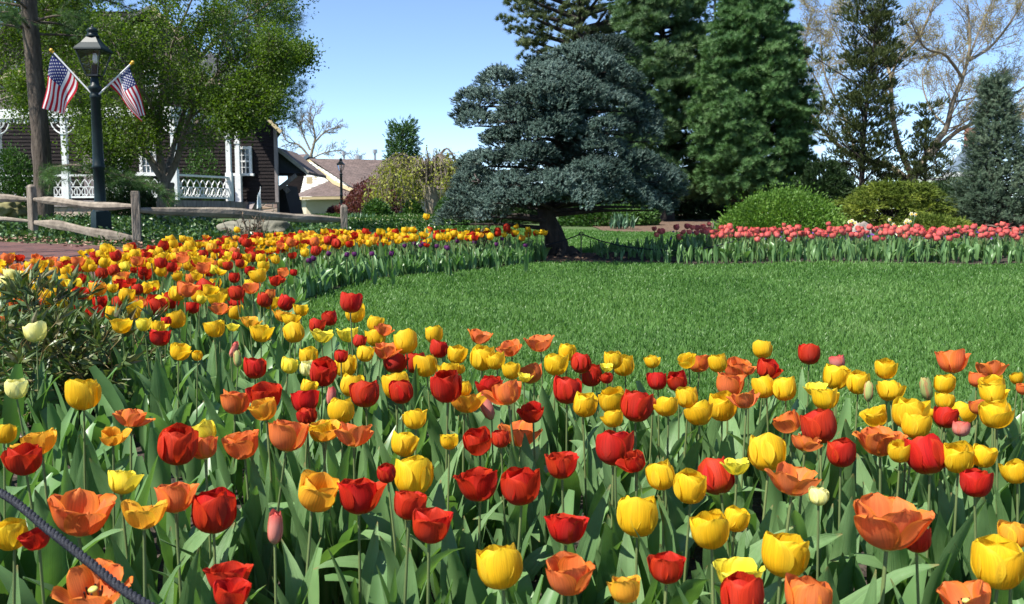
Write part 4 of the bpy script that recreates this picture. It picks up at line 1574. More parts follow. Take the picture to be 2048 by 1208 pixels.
bush("dark_yew", "broad dark yew in the shade under the tall pines", (X(1370, 31), 31), (2.3, .8, .95), M['dark_shrub'], 5000, T_SPRAY, .22, 56)
bush("green_shrub", "leafy green shrub showing under the blue spruce, right of its trunk", (X(1215, 25), 25), (1.35, .7, .62), M['hedge'], 4200, T_LEAF, .11, 57)
bush("dark_yew", "dark yew low behind the blue spruce's left skirt", (X(985, 27), 27), (1.7, .8, 1.0), M['dark_shrub'], 4500, T_SPRAY, .2, 58)
bush("green_shrub", "small green shrub beside the fence's right end post", (X(752, 33), 33), (.5, .45, .55), M['hedge'], 1800, T_LEAF, .11, 59)
bush("green_shrub", "narrow green shrub left of the weeping tree's pale trunk", (X(828, 37), 37), (.42, .4, .75), M['hedge'], 1500, T_LEAF, .12, 60)
bush("green_shrub", "green shrub right of the weeping tree's pale trunk", (X(905, 36), 36), (.75, .6, .95), M['hedge'], 2200, T_LEAF, .12, 61)
bush("red_maple", "low red-purple maple in front of the cream house", (X(745, 43), 43), (1.45, 1.0, 1.55), M['maple'], 6000, T_LEAF, .12, 62, bark=M['bark_dark'], lump=.2, cat="shrub")
bush("red_maple", "small red-purple maple tuft beside the fence's right end post", (X(672, 39), 39), (.4, .35, .32), M['maple'], 900, T_LEAF, .1, 63, cat="shrub")
bush("box_hedge", "bright green clipped hedge at the far left in front of the porch", (X(28, 26), 26), (1.0, .7, 2.35), M['hedge'], 9000, T_LEAF, .085, 64, lump=.1)
bush("evergreen_shrub", "dark evergreen shrub beside the porch behind the multi-stemmed tree", (X(262, 28), 28), (.95, .6, 1.35), M['dark_shrub'], 5200, T_SPRAY, .15, 65)
bush("evergreen_shrub", "yellow-green shrub showing between the porch posts", (X(400, 36.2), 36.2), (.9, .4, 2.4), M['hedge'], 2600, T_LEAF, .13, 66)
mb = MB()
rg = np.random.default_rng(70)
nW = 16000
x = rg.uniform(-60, 75, nW)
y = 92 + rg.normal(0, 4, nW)
h = 2.2 + 1.2 * np.sin(x * .35) + 1.2 * np.sin(x * .9 + 2)
z = ground(x, y) + h * rg.random(nW) ** .7
mb.inst(*T_SPRAY, np.stack([x, y, z], -1), rg.normal(size=(nW, 3)) + [0, 0, .6], rg.uniform(.5, 1.1, nW))
tag(mb.build("distant_woodland", M['dark_shrub']), "dark strip of woodland far behind the houses", "woodland", kind='stuff')


# ------------------------------------------------------------------ bare trees
def bare_tree(name, label, D, limbs, P, seed, bark, buds=0, budsize=.06, group=None):
    """limbs: list of (points in photo pixels with depth shift, start radius)"""
    rg = np.random.default_rng(seed)
    base = onground(px(limbs[0][0][0][0], 440, D)[0], D)
    t = thing(name, label, "tree", base, group)
    mt = MB()
    tips = []
    for pts, r0, r1, L in limbs:
        W = smooth_line([px(p[0], p[1], D + (p[2] if len(p) > 2 else 0)) for p in pts], 18)
        if pts is limbs[0][0]:
            W[0] = base + [0, 0, -.05]
        r0, r1 = r0 * .62, r1 * .62
        mt.tube(W, np.linspace(r0, r1, len(W)), 9, cap=True, rough=.04)
        if L:
            branch(mt, rg, W, L, r0 * .8, 0, P, tips, 6)
    mt.build("trunk", bark, t, True)
    if buds:
        scatter_leaves(tips, rg, buds, .05, budsize, T_LEAF).build("crown", M['bud'], t)
    print(label[:30], "tips", len(tips))
    return t


P1 = dict(max=3, nc=[20, 9, 6], ang=(22, 62), lr=.57, rr=.30, wob=.13, up=.05, rmin=.0065, s0=.2)
bare_tree("bare_tree", "large spreading bare tree with yellow-green buds behind the juniper at right", 33.0,
          [([(1805, 445), (1812, 400), (1822, 360), (1845, 325)], .34, .28, 0),
           ([(1845, 325), (1872, 285), (1893, 255), (1905, 205), (1925, 155), (1940, 90), (1935, 10)], .22, .05, 2.4),
           ([(1845, 325), (1880, 292), (1915, 262), (1945, 247), (1985, 215, 1), (2040, 180, 2), (2110, 130, 3)], .17, .04, 2.3),
           ([(1925, 155), (1890, 110, -1), (1850, 95, -1.5), (1820, 40, -2)], .10, .03, 1.9),
           ([(1940, 120), (1985, 90, 1), (2030, 30, 1), (2060, -30, 2)], .10, .03, 2.0),
           ([(1822, 365), (1775, 330, 1), (1715, 318, 1), (1670, 285, 1), (1630, 240, 1), (1600, 190, 2), (1590, 140, 2)], .2, .04, 2.2),
           ([(1715, 318, 1), (1690, 240, 2), (1650, 150, 2), (1640, 70, 3)], .1, .03, 2.0),
           ([(1825, 355), (1795, 280, -1), (1783, 200, -1), (1790, 130, -1), (1840, 70, -1), (1870, 0, -1)], .18, .04, 2.3),
           ([(1787, 170, -1), (1760, 90, 0), (1720, 20, 0), (1690, -40, 0)], .1, .03, 2.0),
           ([(1905, 205), (1960, 190, 2), (2010, 150, 2)], .07, .02, 2.2),
           ([(1925, 155), (1955, 70, 1), (1990, -10, 1)], .08, .02, 2.2),
           ([(1945, 247), (2000, 240, -1), (2070, 250, -1)], .07, .02, 2.0),
           ([(1895, 255), (1860, 215, 2), (1845, 150, 3), (1880, 90, 3)], .07, .02, 2.0),
           ([(1630, 240, 1), (1650, 200, -1), (1610, 110, -1), (1620, 40, -1)], .07, .02, 2.2),
           ([(1783, 200, -1), (1740, 140, -2), (1690, 100, -2), (1650, 20, -2)], .07, .02, 2.2)], P1, 81, M['twig'], 3, .045)
P2 = dict(max=3, nc=[12, 7, 5], ang=(22, 55), lr=.55, rr=.42, wob=.12, up=.04, rmin=.014, s0=.2)
bare_tree("bare_tree", "leafless tree beyond the lean-to and the cream house's roof", 80.0,
          [([(617, 440), (619, 380), (622, 310)], .35, .28, 0),
           ([(622, 310), (630, 275), (625, 245), (632, 222)], .22, .04, 2.6),
           ([(622, 318), (598, 290), (575, 283), (562, 262)], .18, .04, 2.4),
           ([(625, 290), (645, 268), (662, 258), (680, 256)], .15, .04, 2.4),
           ([(620, 300), (605, 265), (600, 240)], .15, .04, 2.4),
           ([(622, 318), (650, 305), (685, 300)], .12, .03, 2.2)], P2, 82, M['twig'])
bare_tree("bare_tree", "faint small leafless tree above the cream house's ridge", 95.0,
          [([(712, 440), (713, 320)], .25, .15, 0), ([(713, 325), (714, 300)], .1, .03, 1.3), ([(713, 325), (700, 306)], .08, .03, 1.2), ([(713, 325), (726, 308)], .08, .03, 1.2)],
          dict(P2, nc=[6, 4, 3]), 83, M['twig'])
bare_tree("bare_tree", "leafless tree low behind the bare tree, left of the green house", 75.0,
          [([(1875, 440), (1876, 380)], .2, .16, 0), ([(1876, 385), (1872, 330), (1868, 300)], .14, .03, 2.4), ([(1876, 385), (1900, 335), (1910, 310)], .12, .03, 2.2), ([(1876, 385), (1850, 340), (1845, 320)], .12, .03, 2.2)],
          dict(P2, nc=[8, 5, 4]), 84, M['twig'])

# ------------------------------------------------------------------ weeping tree with yellow-green leaves
def weeping():
    rg = np.random.default_rng(91)
    D = 38.0
    base = onground(X(870, D), D)
    t = thing("weeping_tree", "weeping tree with thick pale trunk and hanging yellow-green branches", "tree", base)
    mt = MB()
    m0 = MB()
    m0.tube(smooth_line([base + [.02, 0, -.05], px(868, 425, D), px(862, 395, D), px(858, 370, D)], 10), np.linspace(.36, .26, 13)[:len(smooth_line([base, base, base, base], 10))], 12, rough=.06)
    top = px(858, 372, D)
    tips = []
    nb = 95
    for i in range(nb):
        az = i * 2.39996
        R = rg.uniform(.45, 1.0)
        rx = (2.1 if math.cos(az) > 0 else 2.55) * R
        apx = rg.uniform(.55, 1.0)
        apz = px(858, 283 + 55 * (1 - apx) ** .8 + 26 * R, D)[2] - top[2]
        if math.cos(az) > 0:
            apz *= 1.08
        e = np.array([math.cos(az) * rx, math.sin(az) * 2.0 * R, 0])
        endz = rg.uniform(-1.35, -.2) if R > .55 else rg.uniform(-.5, .8)
        if math.sin(az) < -.3 and abs(math.cos(az)) < .6:
            endz = rg.uniform(-.2, .9)
        e = e * rg.uniform(.8, 1.12)
        pts = smooth_line([top, top + e * .28 + [0, 0, apz * .62], top + e * .62 + [0, 0, apz * rg.uniform(.88, 1.0)], top + e * .9 + [0, 0, apz * .62], top + e * 1.02 + [0, 0, endz * .4 + apz * .1], top + e * 1.06 + [0, 0, endz]], 20)
        pts[1:] += np.cumsum(rg.normal(0, .018, (len(pts) - 1, 3)), 0)
        mt.tube(pts, np.linspace(.06 if i < 12 else .022, .006, len(pts)), 5, cap=False)
        tips.append(pts[len(pts) // 3:])
        for k in range(5):
            s = rg.uniform(.35, .9)
            b = interp(pts, s)
            dd = rg.normal(0, .5, 3) * [1, 1, .2]
            if abs(b[0] - top[0] - .1) < .6 and b[1] < top[1] + .3:
                continue
            ln = rg.uniform(.3, 1.3)
            tw = np.array([b, b + dd * .4 + [0, 0, .02], b + dd * .7 + [0, 0, -ln * .4], b + dd * .8 + [0, 0, -ln]])
            tw[:, 2] = np.maximum(tw[:, 2], base[2] + .1)
            mt.tube(tw, [.009, .008, .007, .005], 3, cap=False)
            tips.append(tw)
    m0.build("trunk", M['bark_pale'], t, True)
    mt.build("branches", M['bark_grey'], t, True)
    scatter_leaves(tips, rg, 11, .08, .12, T_LEAF, up=-.5, s0=.05).build("crown", M['weep'], t)


weeping()


# ------------------------------------------------------------------ leafy trees on the left
def leafy(name, label, D, limbs, P, seed, per, size, spread=.1, extra=None):
    rg = np.random.default_rng(seed)
    base = onground(px(limbs[0][0][0][0], 440, D)[0], D)
    t = thing(name, label, "tree", base)
    mt = MB()
    tips = []
    for pts, r0, r1, L in limbs:
        W = smooth_line([px(p[0], p[1], D + (p[2] if len(p) > 2 else 0)) for p in pts], 16)
        if pts is limbs[0][0]:
            W[0] = base + [0, 0, -.05]
        if L:
            r0, r1 = r0 * .72, r1 * .72
        mt.tube(W, np.linspace(r0, r1, len(W)), 9, cap=False, rough=.05)
        if L:
            branch(mt, rg, W, L, r0 * .8, 0, P, tips, 6)
    mt.build("trunk", M['bark_grey'], t, True)
    scatter_leaves(tips, rg, per, spread, size, T_LEAF, .2, .0).build("crown", M['leaf'], t)
    print(label[:30], len(tips), len(tips) * per)


PL = dict(max=3, nc=[11, 6, 4], ang=(25, 75), lr=.58, rr=.42, wob=.16, up=.03, rmin=.006, s0=.22)
leafy("leafy_tree", "multi-stemmed tree with fresh green leaves in front of the porch", 22.0,
      [([(330, 415), (332, 390), (331, 365)], .22, .19, 0),
       ([(331, 365), (300, 318), (280, 275), (272, 215), (262, 150), (240, 70)], .14, .03, 1.7),
       ([(331, 365), (318, 300), (318, 240), (330, 160), (335, 80), (330, -10)], .13, .03, 1.7),
       ([(331, 365), (352, 325), (368, 270, -.5), (385, 215, -1), (420, 165, -1), (470, 120, -1), (500, 60, -1)], .13, .03, 1.8),
       ([(331, 365), (345, 300, 1), (370, 215, 1), (395, 120, 1), (410, 20, 1)], .12, .03, 1.8),
       ([(300, 318), (255, 290, -.6), (215, 262, -1), (180, 235, -1.2)], .075, .02, 1.4),
       ([(368, 270, -.5), (430, 215, .5), (490, 185, .6), (525, 155, 1)], .075, .02, 1.3),
       ([(420, 165, -1), (480, 150, -1.6), (530, 125, -1.8), (552, 110, -1.8)], .05, .015, 1.2),
       ([(420, 165, -1), (465, 175, -1.7), (510, 190, -2), (540, 200, -2)], .05, .012, .8),
       ([(385, 215, -1), (420, 220, -1.8), (455, 230, -2), (475, 238, -2)], .04, .01, .6),
       ([(490, 185, .6), (540, 155, .3), (585, 125, 0), (605, 110, 0)], .03, .008, .5),
       ([(280, 275), (240, 205, .8), (200, 150, 1), (170, 80, 1)], .08, .02, 1.6),
       ([(395, 120, 1), (455, 60, 1.2), (520, 20, 1.4), (570, -20, 1)], .07, .02, 1.6),
       ([(300, 318), (270, 300, -1.2), (230, 300, -2), (190, 270, -2.2)], .05, .015, 1.0),
       ([(318, 240), (290, 190, -1.4), (250, 130, -2), (215, 60, -2)], .06, .015, 1.5),
       ([(330, 160), (345, 90, -1.5), (375, 20, -2), (400, -40, -2)], .06, .015, 1.6)], PL, 101, 19, .07, .17)
leafy("leafy_tree", "fresh green tree leaning in from the left edge above the flags", 24.5,
      [([(-75, 430), (-70, 330), (-50, 230)], .24, .18, 0),
       ([(-50, 230), (-10, 160), (40, 110), (100, 70), (160, 40)], .12, .02, 1.8),
       ([(-50, 230), (-20, 120), (20, 40), (60, -40)], .12, .02, 1.8),
       ([(-30, 190), (40, 175, 1), (100, 150, 1.5), (160, 130, 2)], .08, .02, 1.7),
       ([(40, 110), (90, 20, 1), (150, -30, 1)], .07, .02, 1.6),
       ([(60, 100), (130, 90, -.5), (200, 60, -.5)], .06, .02, 1.5),
       ([(-50, 230), (0, 200, -1), (50, 190, -1.4), (95, 200, -1.4)], .06, .015, 1.4),
       ([(20, 40), (60, 20, -1), (120, 20, -1.2), (190, 0, -1.2)], .06, .015, 1.6)], PL, 102, 22, .075, .18)


def white_pine():
    rg = np.random.default_rng(111)
    D = 21.0
    base = onground(X(88, D), D)
    t = thing("white_pine", "tall pine with thick bare trunk and drooping needle bough behind the split-rail fence", "tree", base)
    mt = MB()
    W = smooth_line([base + [0, 0, -.05], px(86, 350, D), px(78, 240, D), px(70, 150, D), px(60, 40, D), px(50, -120, D), px(45, -320, D)], 24)
    mt.tube(W, np.linspace(.215, .15, len(W)), 14, rough=.03)
    pos, dirs = [], []

    def bough(pts, r, n, sub, ts):
        B = smooth_line(pts, 14)
        mt.tube(B, np.linspace(r, .008, len(B)), 6, cap=False)
        for k in range(n):
            s = rg.uniform(.3, 1.0)
            b = interp(B, min(s, .999))
            d = nrm(interp(B, min(s + .02, 1.0)) - interp(B, s - .05))
            d = nrm(d + rg.normal(0, .55, 3) * [1, 1, .6])
            e = b + d * sub * rg.uniform(.5, 1.1)
            mt.tube([b, (b + e) / 2 + [0, 0, .02], e], [.009, .007, .005], 3, cap=False)
            for j in range(7):
                w = (j + 1) / 7
                pos.append(b + (e - b) * w + rg.normal(0, .03, 3))
                dirs.append(d + rg.normal(0, .5, 3))
    # the low drooping bough in view
    bough([px(92, 342, D), px(120, 338, D - .4), px(165, 345, D - .8), px(215, 352, D - 1.0), px(260, 372, D - 1.1)], .035, 36, .55, .2)
    bough([px(96, 338, D), px(150, 330, D - .9), px(220, 345, D - 1.4), px(290, 368, D - 1.5), px(335, 395, D - 1.5)], .035, 40, .55, .2)
    bough([px(90, 345, D), px(110, 340, D - 1.0), px(95, 350, D - 1.6), px(105, 362, D - 2.0)], .03, 24, .5, .2)
    # boughs of the high crown, mostly above the picture
    for i in range(34):
        q = rg.uniform(.62, 1)
        p0 = interp(W, min(q, .99))
        az = i * 2.4
        L = rg.uniform(1.3, 2.8) * (1.25 - .5 * q)
        dh = np.array([math.cos(az), math.sin(az), 0]) * L
        bough([p0, p0 + dh * .4 + [0, 0, .12], p0 + dh * .75 + [0, 0, .1], p0 + dh + [0, 0, -.05]], .035, 16, .5, .2)
    mt.build("trunk", M['bark'], t, True)
    fb = MB()
    n = len(pos)
    fb.inst(*T_LONGPINE, np.array(pos), np.array(dirs), .15 * rg.uniform(.8, 1.25, n))
    fb.build("crown", M['white_pine'], t)


white_pine()

# ------------------------------------------------------------------ ivy, boulders
rg = np.random.default_rng(121)
n = 46000
x = rg.uniform(-14, -1.6, n)
y = 12.0 + rg.random(n) ** 1.1 * 14
front = np.interp(x, [-14, -9.2, -6.2, -5.2, -4.4, -3.7, -3.0, -2.2], [17.3, 16.6, 14.6, 13.7, 12.6, 11.9, 12.0, 12.3])
k = (y > front + rg.normal(0, .12, n)) & (x < -2.1 - (y - 12) * .2) & ((y < 21) | (x < -8.5))
x, y = x[k], y[k]
n = len(x)
mb = MB()
z = ground(x, y) + rg.random(n) ** 1.3 * (.20 + .08 * np.sin(x * 2.3) * np.sin(y * 1.9))
dd = rg.normal(0, .6, (n, 3)) + [0, -.55, .25]
mb.inst(*T_IVY, np.stack([x, y, z], -1), dd, rg.uniform(.05, .105, n))
tag(mb.build("ivy", M['ivy']), "dark glossy ivy covering the bank behind the split-rail fence", "ivy", kind='stuff')
mb = MB()
n = 420
x = rg.uniform(-11, -4.2, n)
y = np.interp(x, [-11, -9.2, -6.2, -4.4], [16.9, 16.4, 14.45, 12.5]) + rg.normal(.05, .25, n)
mb.inst(*T_LEAF, np.stack([x, y, ground(x, y) + rg.uniform(.01, .1, n)], -1), rg.normal(size=(n, 3)) * [1, 1, .3], rg.uniform(.04, .09, n))
tag(mb.build("fallen_leaves", noisy("dry_leaf", [(0.18, 0.10, 0.06), (0.36, 0.24, 0.17)], 3, .8)), "dry brown leaves along the edge of the ivy", "leaves", kind='stuff')


n = 15000
x = rg.uniform(-8.5, -.6, n)
y = 20.5 + rg.random(n) * 17
k = (x > -8.2 + (y - 21) * .02) & (x < -1.0 - (y - 21) * .05)
x, y = x[k], y[k]
n = len(x)
mb = MB()
mb.inst(*T_LEAF, np.stack([x, y, ground(x, y) + rg.random(n) * .09], -1), rg.normal(0, .5, (n, 3)) + [0, -.4, .5], rg.uniform(.05, .11, n))
tag(mb.build("ground_cover", M['hedge']), "low bright green ground cover below the weeping tree", "ground cover", kind='stuff')
mb = MB()
n = 260
x = rg.uniform(-5.6, -1.6, n)
y = rg.uniform(22, 34, n)
mb.inst(*T_LEAF, np.stack([x, y, ground(x, y) + .1], -1), rg.normal(0, .5, (n, 3)) + [0, -.6, .3], .06)
tag(mb.build("ground_cover_flowers", M['daff']), "tiny white flowers dotted over the ground cover", "flowers", kind='stuff')


def boulder(label, hx, hy, D, s, mat, seed, rough=.25):
    t = MB()
    c = px(hx, hy, D)
    rock_mesh(t, c, s, seed, 5, rough)
    o = t.build("boulder", mat, None, True, onground(c[0], c[1]))
    tag(o, label, "boulder")


boulder("broad flat-topped grey-green boulder in the ivy below the fence's right-hand rail", 498, 456, 17.0, (.60, .4, .27), M['rock'], 131)
boulder("darker humped boulder touching the right end of the broad flat-topped one", 556, 460, 16.8, (.26, .28, .22), M['rock'], 137)
boulder("mossy boulder showing just above the fence rail in front of the stone wall", 519, 436, 24, (.5, .4, .2), M['rock_moss'], 133)
boulder("mossy yellow-green boulder at the left edge behind the fence", 12, 420, 22, (.46, .4, .24), M['rock_moss'], 134)
boulder("grey boulder with cracked top beside the daffodils behind the coral tulips", 1722, 467, 15.4, (.27, .22, .2), M['rock_grey'], 135)
boulder("brown stone against the right side of the grey boulder by the daffodils", 1758, 472, 15.6, (.18, .18, .16), M['mulch'], 136)
boulder("flat pale stone at the foot of the weeping tree", 845, 452, 35.5, (.45, .3, .15), M['rock_grey'], 138)

# a bare tree just left of the picture, whose shade falls on the brick path
bare_tree("bare_tree", "leafless tree left of the brick path, throwing branch shadows across it", 9.5,
          [([(-1500, 600), (-1490, 300), (-1460, 0)], .22, .16, 0),
           ([(-1460, 0), (-1200, -250), (-950, -520)], .14, .03, 1.8),
           ([(-1460, 0), (-1500, -300), (-1350, -700)], .14, .03, 1.8),
           ([(-1460, 100), (-1300, -50, 1), (-1080, -120, 2)], .12, .03, 1.6),
           ([(-1460, 0), (-1000, -150, .5), (-463, -165, 1), (-350, -230, 2.5)], .16, .06, 1.6),
           ([(-1460, 50), (-1100, -60, 1), (-700, -90, 2.5), (-420, -120, 4)], .16, .06, 1.6),
           ([(-1460, 0), (-900, -300, 1.5), (-500, -330, 2.2), (-380, -360, 3)], .14, .05, 1.6),
           ([(-1460, 0), (-1600, -300, 1), (-1500, -600, 3)], .1, .03, 1.6)],
          dict(max=2, nc=[9, 6], ang=(25, 60), lr=.6, rr=.42, wob=.14, up=.05, rmin=.008, s0=.2), 85, M['twig'])

# ------------------------------------------------------------------ split-rail fence
def fence_rail(t, p0, p1, h, w, seed, sag=0.0, twist=.3, nm="rail"):
    rg = np.random.default_rng(seed)
    m = MB()
    p0, p1 = np.asarray(p0, float), np.asarray(p1, float)
    n = 16
    G = []
    d = nrm(p1 - p0)
    sd = nrm(np.cross(d, [0, 0, 1]))
    prof = np.array([[-.5, -.35], [-.2, -.5], [.3, -.46], [.5, -.1], [.42, .3], [.1, .5], [-.35, .42], [-.5, .05]])
    ph = rg.uniform(0, 6, 4)
    for i in range(n):
        s = i / (n - 1)
        e = min(1, .45 + 3.0 * min(s, 1 - s))
        c = p0 + (p1 - p0) * s + np.array([0, 0, sag * math.sin(s * math.pi) + .012 * math.sin(s * 9 + ph[0])]) + sd * .012 * math.sin(s * 7 + ph[1])
        k = prof * np.array([w, h]) * e * (1 + .10 * np.sin(s * 13 + ph[2]))
        k = k * (1 + rg.normal(0, .035, (8, 1)))
        a = twist * (s - .5)
        k = k @ np.array([[math.cos(a), -math.sin(a)], [math.sin(a), math.cos(a)]])
        G.append(c + sd * k[:, :1] + np.array([0, 0, 1.0]) * k[:, 1:])
    m.grid(np.array(G), closed=True)
    m.add(G[0], [list(range(8))[::-1]])
    m.add(G[-1], [list(range(8))])
    return m.build(nm, M['wood'], t)


def fence_post(t, x, y, topz, w, th, rz, round_top, seed):
    rg = np.random.default_rng(seed)
    m = MB()
    b = float(ground(x, y)) - .08
    G = []
    zs = [b, b + .2, b + .5, topz - .12, topz - .05, topz - .015, topz]
    ks = [1.04, 1.0, .98, .97, .93 if round_top else .96, .7 if round_top else .9, .3 if round_top else .8]
    out = np.array([[-.5, -.4], [-.42, -.5], [.42, -.5], [.5, -.4], [.5, .4], [.42, .5], [-.42, .5], [-.5, .4]])
    for z, k in zip(zs, ks):
        q = out * np.array([w, th]) * (k + rg.normal(0, .02, (8, 1)))
        c, s = math.cos(rz), math.sin(rz)
        G.append(np.stack([x + q[:, 0] * c - q[:, 1] * s, y + q[:, 0] * s + q[:, 1] * c, np.full(8, z)], -1))
    m.grid(np.array(G), closed=True)
    m.add(G[-1], [list(range(8))])
    return m.build("post", M['wood_post'], t)


fen = thing("split_rail_fence", "weathered grey split-rail fence of posts and rough rails along the brick path", "fence", onground(-6.2, 14.6))
q0 = px(-170, 405, 18.6)
q1 = px(64, 405, 17.0)
q2 = px(272, 420, 14.6)
q3 = px(688, 438, 17.0)
fence_post(fen, q1[0], q1[1], px(64, 369, 17.0)[2], .20, .12, -.65, True, 1)
fence_post(fen, q2[0], q2[1], px(272, 382, 14.6)[2], .135, .15, .3, False, 2)
fence_post(fen, q3[0], q3[1], px(688, 409, 17.0)[2], .13, .13, .3, True, 3)
fence_post(fen, q0[0], q0[1], px(-170, 372, 18.6)[2], .20, .12, -.65, True, 4)
fence_rail(fen, px(-168, 390, 18.6), px(60, 399, 17.0), .15, .12, 11)
fence_rail(fen, px(-168, 432, 18.6), px(60, 441, 17.0), .10, .10, 12)
fence_rail(fen, px(64, 397, 16.98), px(270, 414, 14.62), .135, .13, 13, -.03)
fence_rail(fen, px(66, 443, 16.98), px(268, 477, 14.6), .155, .06, 14, 0, .1)
fence_rail(fen, px(276, 419, 14.6), px(686, 440, 17.0), .165, .15, 15, .01)
fence_rail(fen, px(276, 482, 14.6), px(686, 474, 17.0), .10, .07, 16)


# ------------------------------------------------------------------ lamp posts
def lamp_post(label, base, H, group=None):
    t = thing("lamp_post", label, "street lamp", base, group)
    b = np.asarray(base, float)
    m = MB()
    s = H / 3.9
    # square plinth, then tapering fluted shaft
    m.box(b + [0, 0, .23 * s], (.30 * s, .30 * s, .60 * s), .78, 0, .86)
    m.build("plinth", M['iron'], t)
    m = MB()
    z0, z1 = .53 * s, 2.86 * s
    pr_ = [(.135, .53), (.125, .56), (.105, .62), (.098, .64), (.095, 1.30), (.112, 1.32), (.112, 1.36), (.098, 1.38), (.094, 1.55), (.082, 2.55), (.098, 2.57), (.098, 2.61), (.083, 2.63), (.083, 2.68), (.115, 2.72), (.115, 2.77), (.075, 2.80), (.062, 2.95)]
    m.lathe([(r * s, z * s) for r, z in pr_], b, 16)
    m.build("shaft", M['iron'], t, True)
    lz = 2.95 * s
    ht, hb, w0, w1 = .45 * s, 0.0, .145 * s, .30 * s
    m = MB()
    m.box(b + [0, 0, lz + .012 * s], (w0 * 1.5, w0 * 1.5, .03 * s), 0)
    for i in range(4):
        a = math.pi / 4 + i * math.pi / 2
        d = np.array([math.cos(a), math.sin(a), 0]) * math.sqrt(2)
        m.beam(b + d * w0 * .75 + [0, 0, lz + .03 * s], b + d * w1 * .74 + [0, 0, lz + ht], .018 * s, .018 * s)
    m.tube([b + [0, 0, lz + .02 * s], b + [0, 0, lz + .2 * s]], .05 * s, 8)
    m.tube([b + [0, 0, lz + .1 * s], b + [0, 0, lz + ht]], .016 * s, 6)
    m.build("lantern_frame", M['black'], t)
    m = MB()
    m.lathe([(0, lz + .22 * s), (.03 * s, lz + .23 * s), (.042 * s, lz + .27 * s), (.04 * s, lz + .36 * s), (.02 * s, lz + .40 * s), (0, lz + .405 * s)], b + [.045 * s, -.045 * s, 0], 10)
    m.build("bulb", M['bulb'], t, True)
    m = MB()
    q = math.pi / 4
    m.lathe([(w1 * 1.08, lz + ht - .02 * s), (w1 * 1.16, lz + ht), (w1 * 1.12, lz + ht + .03 * s), (w1 * .72, lz + ht + .13 * s), (w1 * .42, lz + ht + .23 * s), (w1 * .34, lz + ht + .25 * s)], b, 4, rot=q)
    m.lathe([(w1 * 1.08, lz + ht - .02 * s), (.0, lz + ht + .0 * s)], b, 4, rot=q)
    m.build("cap", M['iron'], t)
    m = MB()
    z = lz + ht + .24 * s
    m.lathe([(w1 * .36, z), (w1 * .40, z + .02 * s), (w1 * .30, z + .05 * s), (w1 * .28, z + .09 * s), (w1 * .36, z + .11 * s), (w1 * .22, z + .16 * s), (.02 * s, z + .185 * s), (.024 * s, z + .2 * s), (.0, z + .235 * s)], b, 12)
    m.build("finial", M['iron'], t, True)
    gl = MB()
    for i in range(4):
        a0, a1 = math.pi / 4 + i * math.pi / 2, math.pi / 4 + (i + 1) * math.pi / 2
        r2 = math.sqrt(2)
        d0, d1 = np.array([math.cos(a0), math.sin(a0), 0]) * r2, np.array([math.cos(a1), math.sin(a1), 0]) * r2
        gl.add([b + d0 * w0 * .72 + [0, 0, lz + .035 * s], b + d1 * w0 * .72 + [0, 0, lz + .035 * s], b + d1 * w1 * .71 + [0, 0, lz + ht - .01], b + d0 * w1 * .71 + [0, 0, lz + ht - .01]], [[0, 1, 2, 3]])
    gl.build("lantern_glass", M['lantern_glass'], t)
    return t


m_, nt_, b_ = newmat("lantern_glass")
tr_ = N(nt_, "ShaderNodeBsdfTransparent")
gl_ = N(nt_, "ShaderNodeBsdfGlossy")
gl_.inputs["Roughness"].default_value = 0.05
fr_ = N(nt_, "ShaderNodeFresnel")
ms_ = N(nt_, "ShaderNodeMixShader")
nt_.links.new(fr_.outputs[0], ms_.inputs[0])
nt_.links.new(tr_.outputs[0], ms_.inputs[1])
nt_.links.new(gl_.outputs[0], ms_.inputs[2])
nt_.links.new(ms_.outputs[0], nt_.nodes["Material Output"].inputs[0])
M['lantern_glass'] = m_

LD = 17.2
lb = px(194, 457, LD)
LH = px(186, 47, LD)[2] - lb[2]
lamp_post("black-green lamp post with two flags, in the ivy behind the split-rail fence", onground(lb[0] + .085, LD, -.02), px(186, 46, LD)[2] - float(ground(lb[0] + .085, LD)) + .03)
D = 46.0
fb_ = px(684, 452, D)
lamp_post("distant black lamp post standing in front of the cream house", onground(fb_[0], D, -.02), px(682, 314, D)[2] - float(ground(fb_[0], D)) + .02)

# ------------------------------------------------------------------ flags on the near lamp
def stripe_mats():
    return [plain("flag_red", (0.45, 0.012, 0.03), .75, .2), plain("flag_white", (0.78, 0.78, 0.78), .75, .2), plain("flag_blue", (0.025, 0.035, 0.16), .75, .2)]


FM = stripe_mats()
for m_ in FM:
    nt_ = m_.node_tree
    b_ = nt_.nodes["Principled BSDF"]
    t_ = N(nt_, "ShaderNodeBsdfTranslucent")
    t_.inputs[0].default_value = b_.inputs["Base Color"].default_value
    ms_ = N(nt_, "ShaderNodeMixShader")
    ms_.inputs[0].default_value = .35
    nt_.links.new(b_.outputs[0], ms_.inputs[1])
    nt_.links.new(t_.outputs[0], ms_.inputs[2])
    nt_.links.new(ms_.outputs[0], nt_.nodes["Material Output"].inputs[0])


